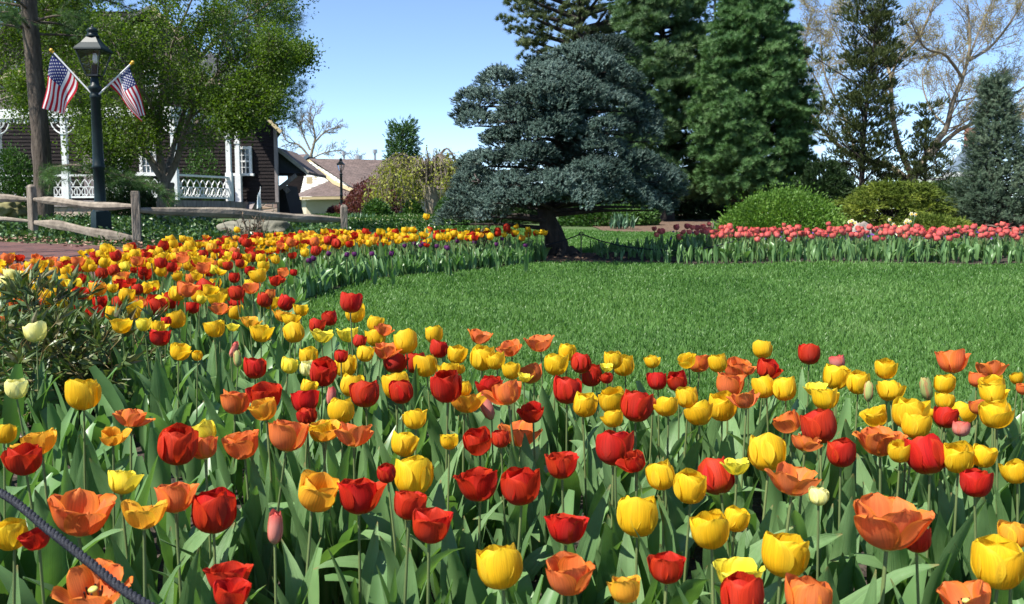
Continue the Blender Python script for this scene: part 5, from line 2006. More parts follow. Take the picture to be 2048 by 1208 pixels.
def flag(label, foot, tip, hoist0, hoist1, cloth):
    """foot, tip: staff ends; the hoist runs hoist0..hoist1 along it; cloth(u, v) gives the hanging surface (u along the fly, v from foot side to tip)"""
    t = thing("flag", label, "flag", foot)
    m = MB()
    m.tube([foot, tip], .016, 8)
    m.build("staff", M['alu'], t, True)
    m = MB()
    d = nrm(np.asarray(tip) - foot)
    c = np.asarray(tip) + d * .03
    m.lathe([(0, -.036), (.024, -.028), (.036, 0), (.024, .028), (0, .036)], c, 10)
    m.tube([np.asarray(tip) - d * .03, c], .022, 8)
    m.build("ball", M['gold'], t, True)
    m = MB()
    nu, nv = 60, 39
    P = np.zeros((nv + 1, nu + 1, 3))
    for i in range(nv + 1):
        for j in range(nu + 1):
            P[i, j] = cloth(j / nu, i / nv)
    mi = []
    for i in range(nv):
        for j in range(nu):
            st = (12 - i // 3)
            if j < nu * .4 and i >= 18:
                mi.append(2)
            else:
                mi.append(0 if st % 2 == 0 else 1)
    m.grid(P, mi=np.array(mi))
    # stars on both sides of the canton
    e = 1e-3
    for r in range(9):
        cols = 6 if r % 2 == 0 else 5
        for k in range(cols):
            u = .4 * ((k + .5) / 6 if cols == 6 else (k + 1) / 6)
            v = 6 / 13 + 7 / 13 * (r + .65) / 9.3
            c = cloth(u, v)
            du = nrm(cloth(u + e, v) - c)
            dv = nrm(cloth(u, v + e) - c)
            nn = nrm(np.cross(du, dv))
            R = .017
            st = []
            for q in range(10):
                a = q * math.pi / 5 + math.pi / 2
                rr = R if q % 2 == 0 else R * .5
                st.append(du * rr * math.cos(a) + dv * rr * math.sin(a))
            st = np.array(st)
            for sg in (-1, 1):
                V = np.concatenate([[c + nn * sg * .006], c + st + nn * sg * .006])
                m.add(V, [[0, 1 + q, 1 + (q + 1) % 10] for q in range(10)], None, 1)
    m.build("cloth", FM, t, True)


K = LD / F


def hang(h0, h1, f0, f1, amp, nf, ph, yb, lift=None):
    """h0/h1: hoist corners (foot side, tip side); f0/f1: free corners, as photo pixels at the lamp's depth"""
    H0, H1, F0, F1 = [px(*q, LD) for q in (h0, h1, f0, f1)]

    def f(u, v):
        a = H0 + (H1 - H0) * v
        b = F0 + (F1 - F0) * v
        p = a + (b - a) * u
        g = u ** .8
        p = p + np.array([.35 * amp * math.sin(nf * v * 2 + ph + 1.2), amp * 2.2 * math.sin(nf * v * math.pi + ph), 0]) * g
        p = p + np.array([.02 * math.sin(u * 7 + v * 4), .03 * math.sin(u * 5 + v * 3), 0])
        p[1] += yb
        return p
    return f


flag("stars-and-stripes flag hanging on the left staff of the near lamp post", px(184, 188, LD - .02), px(105, 103, LD - .05), .3, .95,
     hang((158, 166), (108, 109), (126, 230), (93, 217), .05, 1.6, .4, -.04))
flag("stars-and-stripes flag hanging narrow and folded on the right staff of the near lamp post", px(196, 190, LD - .02), px(263, 127, LD - .05), .3, .95,
     hang((216, 168), (261, 130), (280, 243), (289, 228), .045, 2.0, 1.3, -.03))

# little garden flag
D = 31.0
b0 = onground(X(519, D), D)
t = thing("garden_flag", "small pale blue garden flag on a thin pole by the stone wall", "flag", b0)
mb = MB()
mb.tube([b0, px(521, 373, D)], .012, 6)
mb.build("staff", M['alu'], t)
mb = MB()
a, b, c, d = px(520, 376, D), px(523, 414, D), px(513, 418, D), px(514, 396, D)
P = np.array([[[*(a + (b - a) * v + ((d + (c - d) * v) - (a + (b - a) * v)) * u)] for u in np.linspace(0, 1, 8)] for v in np.linspace(0, 1, 10)])
P[:, :, 1] += .06 * np.sin(np.linspace(0, 7, 8))[None, :]
mb.grid(P)
mb.build("cloth", noisy("pale_blue_cloth", [(0.30, 0.48, 0.70), (0.72, 0.76, 0.80), (0.75, 0.78, 0.8)], 2.5, .7), t, True)


# ------------------------------------------------------------------ stakes, chain and rope
def stake(label, x, y, H, r=.008, loop=True):
    b = onground(x, y, -.02)
    t = thing("garden_stake", label, "stake", b)
    m = MB()
    m.tube([b, b + [0, 0, H - .03]], r, 8)
    m.build("shaft", M['black'], t, True)
    m = MB()
    c = b + [0, 0, H - .012]
    m.tube([c + [.026 * math.cos(a), 0, .026 * math.sin(a)] for a in np.linspace(-math.pi / 2, 1.5 * math.pi, 15)], r * .8, 6, cap=False)
    m.build("loop", M['black'], t, True)
    return c


def rope_mesh(name, label, pts, r, cat, strands=3, pitch=.09):
    W = smooth_line(pts, 160 if strands > 1 else 60)
    t = MB()
    if strands == 1:
        t.tube(W, r, 6)
    else:
        L = np.r_[0, np.cumsum(np.linalg.norm(np.diff(W, axis=0), axis=1))]
        n = int(L[-1] / pitch * 14)
        s = np.linspace(0, L[-1], n)
        C = np.stack([np.interp(s, L, W[:, k]) for k in range(3)], -1)
        T = nrm(np.gradient(C, axis=0))
        A = nrm(np.cross(T, [0, 0, 1.0]))
        B = np.cross(T, A)
        for k in range(strands):
            ph = s / pitch * 2 * math.pi + k * 2 * math.pi / strands
            t.tube(C + (A * np.cos(ph)[:, None] + B * np.sin(ph)[:, None]) * r * .52, r * .56, 7)
    o = t.build(name, M['rope'], None, True, W[0])
    return tag(o, label, cat)


sx, sy = gpx(1162, 521)[:2]
c1 = stake("thin black iron stake holding a rope on the grass right of the leaning spruce", sx, sy, px(1162, 466, sy)[2] - float(ground(sx, sy)) + .02)
rope_mesh("rope", "thin black rope drooping from the iron stake behind the leaning trunk to the far tulips", [c1, px(1120, 483, sy), px(1060, 496, sy + .1), px(1000, 499, sy + .2), px(930, 492, sy + .4), px(880, 476, sy + .6)], .008, "rope", 1)
rope_mesh("rope", "thin black rope drooping right from the iron stake into the coral tulips", [c1, px(1210, 484, sy), px(1265, 495, sy), px(1330, 500, sy), px(1400, 498, sy), px(1480, 480, sy)], .008, "rope", 1)
p = px(34, 513, 7.6)
c2 = stake("black iron stake with a ring at the brick path's edge, left", p[0], p[1], p[2] - float(ground(p[0], p[1])) + .02, .011)
rope_mesh("rope", "thin black rope falling left from the ringed stake by the brick path", [c2, px(12, 530, 7.3), px(-40, 552, 6.9), px(-110, 560, 6.5)], .011, "rope", 1)
rope_mesh("rope", "thin black rope sagging behind the back tulips along the brick path", [c2, px(62, 528, 7.9), px(115, 541, 8.3), px(190, 540, 8.9), px(280, 522, 10), px(345, 500, 11)], .011, "rope", 1)
p = px(346, 496, 11)
c2b = stake("black iron stake almost hidden among the tulips near the fence's middle post", p[0], p[1], p[2] - float(ground(p[0], p[1])) + .02, .011)
rope_mesh("rope", "thick dark braided rope across the lower left corner in front of the tulips", [px(-330, 905, 1.62), px(-120, 950, 1.42), px(0, 985, 1.33), px(100, 1062, 1.25), px(180, 1125, 1.19), px(270, 1195, 1.13), px(420, 1270, 1.06), px(620, 1330, 1.0)], .0062, "rope", 3, .028)

# ------------------------------------------------------------------ tulip parts
def sheet_faces(n, m):
    idx = np.arange(n * m).reshape(n, m)
    return np.stack([idx[:-1, :-1], idx[:-1, 1:], idx[1:, 1:], idx[1:, :-1]], -1).reshape(-1, 4)


def petal(kind, inner, rg, nr=11, nc=9, var=0):
    K_ = {'c': ([0, .13, .32, .55, .8, 1], [-4, 20, 58, 84, 97, 101], 1.04, .54, .47),
          'h': ([0, .13, .32, .55, .8, 1], [-2, 18, 50, 75, 85, 80], 1.02, .51, .5),
          'o': ([0, .13, .32, .55, .8, 1], [0, 16, 44, 62, 68, 60], 1.05, .43, .52),
          'b': ([0, .13, .32, .55, .8, 1], [20, 58, 82, 94, 101, 104], 1.25, .32, .26)}[kind]
    ts, al, L, W, rho = K_
    da = rg.normal(0, {'c': 4.5, 'h': 8, 'o': 11, 'b': 1.5}[kind]) - (abs(rg.normal(0, 14)) if kind in 'ch' and rg.random() < .12 else 0) + (5 if inner else 0)
    t = np.linspace(0, 1, nr)
    t = t + .09 * np.sin(math.pi * t) * t
    a = np.radians(np.interp(t, ts, al) + da * np.clip(t * 3, 0, 1))
    if kind in 'oh':
        a = a - np.radians(rg.uniform(0, 26)) * np.clip((t - .72) / .28, 0, 1) ** 1.5
    L = L * rg.uniform(.94, 1.06) * (.97 if inner else 1)
    r = .05 + np.r_[0, np.cumsum((np.cos(a[1:]) + np.cos(a[:-1])) / 2 * np.diff(t))] * L * (.93 if inner else 1)
    z = np.r_[0, np.cumsum((np.sin(a[1:]) + np.sin(a[:-1])) / 2 * np.diff(t))] * L
    w = W * (.22 + .78 * np.sin(np.pi / 2 * np.clip(t / .58, 0, 1)) ** .9) * np.sqrt(np.clip(1 - np.clip((t - .5) / .5, 0, 1) ** 3.8, 0, 1))
    w = np.maximum(w, W * .16)
    w *= rg.uniform(.93, 1.07)
    s = np.linspace(-1, 1, nc)
    P = np.zeros((nr, nc, 3))
    ph1, ph2 = rg.uniform(0, 6, 2)
    amp = {'c': .010, 'h': .018, 'o': .032, 'b': .004}[kind]
    for i in range(nr):
        tang = np.array([0, 1.0, 0])
        inn = np.array([-math.sin(a[i]), 0, math.cos(a[i])])
        rr = rho * (1 if kind != 'o' else (1.0 + .5 * t[i]))
        th = s * w[i] / rr
        rip = amp * np.sin(s * 5 + ph1 + t[i] * 3) * t[i] ** 2 + amp * .8 * np.sin(s * 9 + ph2) * t[i] ** 4 - .012 * np.exp(-(s / .12) ** 2) * math.sin(t[i] * 3.1) * .6
        tipd = -.015 * t[i] ** 6 * (np.abs(s) ** 1.5)
        for j in range(nc):
            P[i, j] = np.array([r[i], 0, z[i] + tipd[j]]) + tang * rr * math.sin(th[j]) + inn * (rr * (1 - math.cos(th[j])) + rip[j])
    P[:, :, 0] -= 0.0
    return P


MASTER = {}


def mesh_of(P_list, name, mat, smooth=True, uvs=True):
    m = MB()
    for P in P_list:
        m.grid(P)
    return m.mesh(name, mat, smooth=smooth)


rgt = np.random.default_rng(200)
NVAR = {'c': 10, 'h': 9, 'o': 8, 'b': 3}
HEADS = {}       # kind -> variants, each (list of petal grids turned in place, width)
for kd, nv in NVAR.items():
    HEADS[kd] = []
    for v in range(nv):
        pts = []
        npet = 6 if kd != 'o' or v % 3 else 8
        for k in range(npet):
            inner = k % 2 == 1
            P = petal(kd, inner, rgt)
            a = k * 2 * math.pi / npet + rgt.normal(0, .07)
            c, s = math.cos(a), math.sin(a)
            Q = P.copy()
            Q[..., 0] = P[..., 0] * c - P[..., 1] * s
            Q[..., 1] = P[..., 0] * s + P[..., 1] * c
            pts.append(Q)
        allp = np.concatenate([p.reshape(-1, 3) for p in pts])
        wd = (np.ptp(allp[:, 0]) + np.ptp(allp[:, 1])) / 2
        HEADS[kd].append([p / wd for p in pts] + [float(np.percentile(allp[:, 2], 96) / wd)])

PETMESH = {}     # (kind, variant, colour) -> petal meshes, plus centre mesh


def centre_mesh():
    m = MB()
    m.lathe([(.0, -.035), (.05, -.03), (.085, .0), (.06, .02), (.05, .10), (.045, .24), (.075, .27), (.05, .30), (0, .3)], (0, 0, 0), 8)
    for k in range(6):
        a = k * 1.047
        m.tube([[.05 * math.cos(a), .05 * math.sin(a), .02], [.11 * math.cos(a), .11 * math.sin(a), .18], [.12 * math.cos(a), .12 * math.sin(a), .28]], [.008, .012, .016], 4, mi=1)
    return m.mesh("flower", [M['pistil'], M['black']], smooth=True)


CENTRE = centre_mesh()


def petmeshes(kd, v, colr):
    key = (kd, v, colr)
    if key not in PETMESH:
        PETMESH[key] = [mesh_of([P], "petal", M[colr]) for P in HEADS[kd][v][:-1]]
    return PETMESH[key]


ONEHEAD = {}


def headmesh(kd, v, colr):
    key = (kd, v, colr)
    if key not in ONEHEAD:
        m = MB()
        for P in HEADS[kd][v][:-1]:
            m.grid(P[::2, ::2])
        ONEHEAD[key] = m.mesh("flower", M[colr], smooth=True)
    return ONEHEAD[key]


def leaf_grid(rg, nr=12, nc=7):
    """unit-length tulip leaf, base at the origin, leaning to +x"""
    t = np.linspace(0, 1, nr)
    a0, a1 = rg.uniform(80, 92), rg.choice([rg.uniform(60, 80), rg.uniform(15, 60), rg.uniform(-25, 20)], p=[.56, .31, .13])
    a = np.radians(a0 + (a1 - a0) * t ** rg.uniform(1.2, 2.4))
    x = np.r_[0, np.cumsum(np.cos(a[1:]))] / (nr - 1)
    z = np.r_[0, np.cumsum(np.sin(a[1:]))] / (nr - 1)
    W = rg.uniform(.07, .135)
    w = W * (np.sin(np.pi * np.clip(t * .93 + .07, 0, 1) ** .8)) ** .85 * (1 - .0 * t)
    w[0] = W * .33
    w[-1] = .004
    tw = rg.normal(0, .55)
    fold = rg.uniform(.35, .75)
    s = np.linspace(-1, 1, nc)
    ph = rg.uniform(0, 6)
    wav = rg.uniform(.0, .035)
    P = np.zeros((nr, nc, 3))
    for i in range(nr):
        an = tw * t[i] ** 1.5
        f = fold * (1.15 - .6 * t[i])
        inn = np.array([-math.sin(a[i]), 0, math.cos(a[i])])
        c, s_ = math.cos(an), math.sin(an)
        for j in range(nc):
            yy = s[j] * w[i] * math.cos(f * .8)
            nn = abs(s[j]) ** 1.4 * w[i] * math.sin(f) + wav * math.sin(t[i] * 11 + ph + (2 if s[j] < 0 else 0)) * abs(s[j]) ** 2 * math.sin(math.pi * t[i])
            yy2, nn2 = yy * c - nn * s_, yy * s_ + nn * c
            P[i, j] = np.array([x[i], 0, z[i]]) + np.array([0, 1, 0]) * yy2 + inn * nn2
    return P


NLEAF = 26
LEAFG = [leaf_grid(rgt) for _ in range(NLEAF)]
LEAFM = [mesh_of([P], "leaf", M['tleaf']) for P in LEAFG]
# 'rnd' of a leaf mesh is one value; spread the tints over the variants
for i, me in enumerate(LEAFM):
    me.attributes["rnd"].data.foreach_set("value", np.full(len(me.vertices), (i * .618) % 1, np.float32))
STEMG = []
for i in range(6):
    b = rgt.uniform(-.035, .035, 2)
    STEMG.append([[b[0] * math.sin(math.pi * q), b[1] * math.sin(math.pi * q), q] for q in np.linspace(0, 1, 7)])


def stem_mesh(i):
    m = MB()
    m.tube(STEMG[i], np.linspace(1.0, .8, 7), 7, rnd=(i * .37) % 1)
    # radii are in stem widths: x and y are scaled separately from z
    return m


STEMM = []
for i in range(6):
    m = MB()
    P = np.array(STEMG[i])
    an = np.arange(7) * 2 * math.pi / 7
    G = np.array([[[p[0] * 10 + math.cos(a) * (1 - .2 * p[2]), p[1] * 10 + math.sin(a) * (1 - .2 * p[2]), p[2]] for a in an] for p in P])
    m.grid(G, closed=True, rnd=(i * .37) % 1)
    STEMM.append(m.mesh("stem", M['tstem'], smooth=True))


def link(name, me, parent, loc=(0, 0, 0), rot=None, scale=(1, 1, 1)):
    o = bpy.data.objects.new(name, me)
    COL.objects.link(o)
    o.parent = parent
    o.location = [float(q) for q in loc]
    if rot is not None:
        o.rotation_euler = rot
    o.scale = [float(q) for q in scale]
    return o


COLNAME = {'Y': 'yellow', 'L': 'lemon-yellow', 'P': 'pale cream-yellow', 'R': 'red', 'O': 'orange', 'A': 'yellow-orange', 'G': 'green-white', 'B': 'pink-red', 'K': 'coral pink', 'V': 'purple'}
KINDNAME = {'c': 'cupped', 'h': 'half-open', 'o': 'wide-open', 'b': 'closed bud'}

# heads read off the photo: (x, y, width, colour, shape) in crop pixels, per crop (x0, y0, zoom)
CROPS = [
 (0, 760, 2.697, """88,50,115,P,c 450,80,180,Y,c 705,210,220,O,o 610,305,150,A,h 20,295,110,Y,c 225,340,235,A,o 138,428,210,R,c 950,355,210,R,c 1110,290,170,L,h
 1105,370,160,O,h 1320,355,215,O,h 1540,305,225,O,h 1265,125,170,O,h 1432,95,185,R,h 1440,160,150,A,h 1650,120,160,R,h 1655,195,90,R,c 1740,280,150,Y,h 650,555,175,L,h
 945,640,215,O,h 775,730,290,A,o 420,735,370,O,o 1150,715,240,R,c 1680,610,250,A,h 1480,800,80,B,b 75,835,175,Y,c 210,860,175,R,h 510,1130,400,O,o 1225,1080,250,R,h 1235,1165,235,R,h"""),
 (600, 760, 2.697, """35,40,90,Y,c 40,195,90,R,c 165,90,45,B,b 270,30,130,Y,c 355,80,165,R,c 525,35,155,Y,c 555,65,130,R,c 795,30,175,R,c 895,45,80,Y,c 885,120,240,A,o 1020,35,145,R,c
 1125,70,205,O,h 1035,140,70,B,b 1440,60,155,R,c 1527,135,135,Y,c 1258,180,145,R,h 1690,115,155,Y,c 1700,210,120,Y,c 1810,145,180,R,c 225,170,145,Y,c 140,280,185,A,o 290,300,235,O,o
 625,215,140,Y,h 545,350,150,Y,c 805,335,115,Y,h 970,335,175,R,c 1085,320,100,R,c 1190,295,260,O,o 475,505,105,R,c 600,525,215,Y,c 585,680,205,R,h 695,795,240,R,h 970,570,235,R,h
 1195,580,215,R,c 1415,465,190,R,h 1690,370,205,R,c 1820,440,140,R,h 315,635,250,R,h 1435,810,245,R,h 1820,740,230,Y,c 1095,1020,255,Y,c 1450,1060,265,O,h 1755,1140,200,A,h"""),
 (1300, 760, 2.697, """100,145,135,Y,c 15,130,80,O,h 205,95,120,Y,c 268,185,165,Y,c 390,145,155,Y,c 420,30,170,O,h 520,110,180,O,o 630,40,120,Y,c 735,50,130,Y,c 900,55,130,L,o 945,105,155,Y,h
 1178,65,45,G,b 1300,60,145,Y,c 1505,45,62,G,b 765,230,180,O,h 925,255,190,R,c 835,345,205,O,o 1030,395,155,R,c 1245,340,285,O,o 1350,390,130,Y,c 1515,410,210,R,c 1665,420,165,Y,c 1790,415,135,Y,c
 1755,560,165,R,c 640,400,205,Y,c 765,550,300,O,o 910,630,110,P,c 385,525,200,R,c 470,470,170,L,o 75,520,160,Y,c 220,580,180,Y,c 335,815,215,Y,c 450,755,140,Y,c 90,1025,210,R,h 485,1070,275,L,h
 705,950,265,Y,c 1280,790,440,O,o 1440,860,150,R,c 1880,1000,290,Y,c 1960,840,160,A,c 510,1180,240,R,c 850,1185,250,O,c 1730,1195,330,O,o 1985,500,140,Y,c 1395,185,185,Y,c 1420,250,150,Y,c
 1240,200,150,Y,h 1590,205,130,R,c 1680,180,155,Y,c 1875,190,185,Y,c 1675,265,90,B,c 1590,115,100,Y,c 1515,180,60,Y,c 1770,150,100,O,h 1865,40,150,Y,h 1850,85,150,Y,h 1585,25,110,Y,c 2010,50,80,O,h"""),
 (600, 640, 2.926, """95,35,95,R,c 180,-10,90,R,c 125,95,150,L,o 285,90,140,L,o 340,125,80,R,c 435,25,100,Y,c 480,60,120,O,o 450,105,120,Y,c 625,130,140,Y,c 785,85,105,Y,c 805,172,110,R,c 375,200,100,Y,c
 500,185,170,O,o 915,205,120,Y,c 1045,100,165,O,o 1065,225,145,Y,c 1155,240,110,Y,c 1240,170,150,O,o 1410,140,185,O,o 1560,190,105,Y,c 1497,262,140,Y,c 1370,315,150,O,h 1645,255,120,R,c 1715,325,135,R,c
 1800,340,80,R,c 1835,235,110,Y,c 1905,265,135,Y,c 1795,280,90,L,o 45,215,110,Y,c 45,285,90,P,c 130,305,160,R,c 265,270,135,Y,c 240,215,80,R,c 550,255,155,R,h 670,250,130,R,c 745,270,140,Y,c
 870,300,130,Y,h 940,290,60,Y,c 1240,300,110,Y,c 1310,340,100,L,o 293,-100,130,R,c 318,-40,115,Y,c"""),
 (1300, 640, 2.738, """20,230,90,Y,c 215,225,110,Y,h 270,240,150,O,h 380,235,105,Y,c 465,270,150,O,h 540,275,80,O,h 627,270,135,R,c 620,165,110,Y,c 870,190,120,R,c 1035,230,85,B,c 1010,315,150,Y,c 1140,345,125,Y,c
 1290,270,120,Y,c 1660,230,170,O,h 1870,275,180,O,o 1790,330,110,O,h 2015,320,70,Y,c 45,335,110,R,c 160,335,110,R,c"""),
 (0, 420, 3.355, """70,435,115,P,h 50,490,100,P,c 245,820,145,P,c 275,340,60,R,c 345,340,90,O,o 225,390,90,O,o 120,385,90,O,o 430,340,65,Y,c 445,415,75,Y,c 365,410,60,Y,c 520,350,100,O,h 605,345,65,R,c 555,380,70,R,c
 620,390,60,Y,c 670,300,65,Y,c 690,355,75,Y,c 785,310,75,R,c 500,400,65,R,c 690,425,80,R,c 775,405,80,R,c 825,450,120,O,o 525,465,80,R,c 500,500,110,L,h 805,500,110,R,h 755,525,70,Y,c 645,530,120,A,h
 370,560,80,Y,c 480,575,110,A,h 570,575,110,Y,h 845,575,105,Y,c 970,525,80,Y,c 1040,510,95,Y,h 925,535,75,R,c 965,410,60,R,c 1085,415,85,Y,c 845,380,90,L,h 920,345,90,O,h 670,620,95,R,c 795,625,95,R,c
 930,625,140,O,o 490,660,85,R,h 640,695,115,R,c 745,695,95,Y,c 415,635,70,Y,c 890,700,120,Y,c 1075,630,105,Y,c 1130,590,100,Y,h 1240,535,140,O,h 1340,440,100,Y,h 1405,545,120,Y,h 1280,660,120,R,h
 1200,735,125,Y,c 820,780,150,Y,h 970,770,100,L,c 1060,785,110,Y,h 1110,750,70,R,c 1470,665,145,O,o 1580,690,105,Y,c 1340,600,70,L,c 1460,605,130,Y,h 1070,860,150,R,h 1195,955,145,Y,h 1325,975,70,Y,c
 1550,935,48,B,b 1595,1000,36,G,b 1710,1065,150,R,c 1930,1045,120,L,c 1440,800,150,Y,h 1560,790,100,L,o 1750,830,155,Y,h 1680,755,150,A,o 1890,715,150,A,o 1980,825,140,Y,c 1950,740,130,Y,h 1590,560,110,R,c
 1590,620,110,R,h 1770,605,105,R,c 1895,620,110,R,c 1700,520,150,O,o 1810,565,90,O,h 1575,455,75,R,c 1875,465,70,R,c 1740,445,120,Y,h 1670,410,70,R,c 1535,375,70,R,c 1605,360,60,R,c 1765,380,85,Y,c
 1970,420,50,R,c 1905,420,90,O,h 1850,335,60,Y,c 1490,355,70,Y,c 1365,390,110,O,h 1430,400,70,L,c 1340,340,95,Y,h 1255,370,75,Y,c 1080,360,85,R,c 1145,385,80,R,c 975,345,45,R,c 1225,320,100,O,h 1100,320,90,Y,h
 1265,300,60,R,c 30,730,100,O,o 115,560,70,Y,c 190,565,80,Y,c 20,600,80,Y,c 330,630,80,Y,h 255,560,80,Y,h 60,590,90,Y,h 150,440,60,Y,c"""),
]
heads = []
for x0, y0, zm, txt in CROPS:
    for e in txt.split():
        a, b, w, c_, k_ = e.split(',')
        heads.append([x0 + float(a) / zm, y0 + float(b) / zm, float(w) / zm, c_, k_])
print("annotated heads", len(heads))


def place(hx, hy, w, kd):
    """stand a tulip so that its head appears there at that size: solve for stem height"""
    lim = {'c': .078, 'h': .088, 'o': .118, 'b': .036}[kd]
    best = None
    for s in np.arange(.34, .60, .01):
        p = gpx(hx, hy, s)
        size = w * p[1] / F
        e = abs(size / lim - 1) + abs(s - .43) * 1.6
        if best is None or e < best[0]:
            best = (e, p, size, s)
    return best[1:]


# order by size: the 300 largest stand as things of their own
for h in heads:
    h.append(place(h[0], h[1], h[2], h[4]))
heads.sort(key=lambda h: -h[2] * (1 if h[4] != 'b' else 1.6))
IND = heads[:300]
REST = heads[300:]
labels_used = set()


def lab(h):
    x, y, w, c_, k_ = h[:5]
    best = None
    for g in IND:
        if g is h:
            continue
        dx, dy = g[0] - x, g[1] - y
        dd = math.hypot(dx, dy) / max(w, g[2])
        if best is None or dd < best[0]:
            best = (dd, g, dx, dy)
    _, g, dx, dy = best
    rel = ("left of" if dx > 0 else "right of") if abs(dx) > abs(dy) else ("above" if dy > 0 else "below")
    s = f"{COLNAME[c_]} tulip {KINDNAME[k_]}" if k_ == 'b' else f"{KINDNAME[k_]} {COLNAME[c_]} tulip"
    return f"{s} {rel} a {COLNAME[g[3]]} one, {x / 20.48:.0f}% across and {y / 12.08:.0f}% down"


rg = np.random.default_rng(300)
LEAFS = []        # ground positions already holding a plant
for h in IND:
    hx, hy, w, c_, k_, (p, size, stem) = h
    size = float(np.clip(size, .025, .15))
    v = int(rg.integers(NVAR[k_]))
    hh = HEADS[k_][v][-1] * size
    ls = stem - hh * .5
    ln = rg.normal(0, .05, 2) * ls
    root = np.array([p[0] + ln[0], p[1] + ln[1], 0])
    root[2] = float(ground(root[0], root[1])) + .004
    tip = np.array([p[0], p[1], p[2] - hh * .5])
    L_ = lab(h)
    q_ = 0
    while L_ in labels_used:
        q_ += 1
        L_ = lab(h).replace(" tulip", " " + ["smaller", "second", "third"][min(q_, 3) - 1] + " tulip")
    labels_used.add(L_)
    t = thing("tulip", L_, "tulip", root, "tulips in the mixed bed")
    dv = Vector(tip - root)
    rot = dv.to_track_quat('Z', 'Y').to_euler()
    r_st = .0022 + .013 * size if k_ != 'b' else .0026
    link("stem", STEMM[int(rg.integers(6))], t, (0, 0, 0), rot, (r_st, r_st, dv.length + .004))
    tilt = Vector((dv.x * .8 + rg.normal(0, .055), dv.y * .8 + rg.normal(0, .05) + .03, dv.z)).to_track_quat('Z', 'Y')
    fr = (tilt @ Quaternion((0, 0, 1), rg.uniform(0, 6.28))).to_euler()
    if w >= 26:
        fl = link("flower", CENTRE, t, dv, fr, (size,) * 3)
        for me in petmeshes(k_, v, c_):
            link("petal", me, fl)
    else:
        link("flower", headmesh(k_, v, c_), t, dv, fr, (size,) * 3)
    nl = int(rg.integers(3, 6))
    a0 = rg.uniform(0, 6.28)
    for i in range(nl):
        lsz = (stem * rg.uniform(.55, .9)) * (1 - .08 * i)
        a = a0 + i * 2.3 + rg.normal(0, .3)
        link("leaf", LEAFM[int(rg.integers(NLEAF))], t, (.006 * math.cos(a), .006 * math.sin(a), .01 + .02 * i), (rg.normal(0, .1), rg.normal(0, .1), a), (lsz, lsz * rg.uniform(.85, 1.3), lsz))
    LEAFS.append((root[0], root[1]))

# the rest of the bed, too small or too many to count
mats = [M['tleaf_far'], M['tstem']] + [M[c_] for c_ in 'YLRKOAVP']
MI = {c_: i + 2 for i, c_ in enumerate('YLRKOAVP')}
LV = [(g[::2, ::2].reshape(-1, 3), sheet_faces(6, 4)) for g in LEAFG]
HV = {k: [(np.concatenate([P[::2, ::2].reshape(-1, 3) for P in h[:-1]]), len(h) - 1, np.concatenate([np.stack(np.meshgrid(np.linspace(0, 1, 5), np.linspace(0, 1, 6)), -1).reshape(-1, 2)] * (len(h) - 1)), h[-1]) for h in hs] for k, hs in HEADS.items()}


def add_leaves(mb, x, y, z, H, rg, nl):
    for i in range(nl):
        V, Fc = LV[int(rg.integers(NLEAF))]
        a = rg.uniform(0, 6.28)
        s = H * rg.uniform(.55, .92)
        c, n_ = math.cos(a), math.sin(a)
        wv = rg.uniform(.85, 1.25)
        Q = np.stack([V[:, 0] * s * c - V[:, 1] * s * n_ * wv, V[:, 0] * s * n_ + V[:, 1] * s * c * wv, V[:, 2] * s], -1) + [x, y, z]
        mb.add(Q, Fc, None, 0, rg.random())


def add_head(mb, p, size, k, col, rg, tilt=.15, mi=None):
    V, npet, uv, hh = HV[k][int(rg.integers(NVAR[k]))]
    z = nrm(np.array([rg.normal(0, tilt), rg.normal(0, tilt) + .02, 1]))
    f = np.concatenate([sheet_faces(6, 5) + 30 * i for i in range(npet)])
    mb.inst(V, f, [p], [z], size, None, MI[col] if mi is None else mi, None, uv)


def add_plant(mb, x, y, H, size, k, col, rg, nl=3):
    z = float(ground(x, y))
    add_leaves(mb, x, y, z, H, rg, nl)
    l = rg.normal(0, .04, 2) * H
    tip = np.array([x + l[0], y + l[1], z + H - size * .4])
    mb.tube([[x, y, z], [x + l[0] * .3, y + l[1] * .3, z + H * .5], tip], .0048, 5, 1, cap=False)
    add_head(mb, tip, size, k, col, rg)


rg = np.random.default_rng(400)
far = MB()
cntf = 0
for h in REST:
    p, size, stem = h[5]
    add_plant(far, p[0], p[1], stem, float(np.clip(size, .03, .11)), h[4], h[3], rg)
    cntf += 1
# far sweep of the bed, y from about 7 m on: yellow and red drifts
tries = 0
pts = list(LEAFS)
while tries < 6500:
    tries += 1
    y = rg.uniform(4.0, 13.2)
    x = rg.uniform(-4.6, .7)
    if not in_bed(np.array([x]), np.array([y]))[0]:
        continue
    # leave the front strip along the lawn to leaves only
    dl = np.min(np.hypot(LAWN_EDGE[:, 0] - x, LAWN_EDGE[:, 1] - y))
    if dl < (.42 if y < 9.6 else .25) and rg.random() < .9:
        continue
    if min((x - a) ** 2 + (y - b) ** 2 for a, b in pts) < .105 ** 2 * (.9 + .15 * (y < 8) + .5 * (y < 6)):
        continue
    pts.append((x, y))
    dens = .5 + .5 * math.sin(x * 2.2 + y * .8)
    u = rg.random()
    col = 'R' if (u < .20 + .18 * dens) else ('Y' if u < .84 else 'A')
    if y < 9.0 and u > .92:
        col = 'O'
    k = rg.choice(['c', 'h', 'o'], p=[.42, .46, .12])
    add_plant(far, x, y, rg.normal(.40 - .008 * max(0, y - 6), .03), rg.uniform(.072, .098), k, col, rg, 3)
    cntf += 1
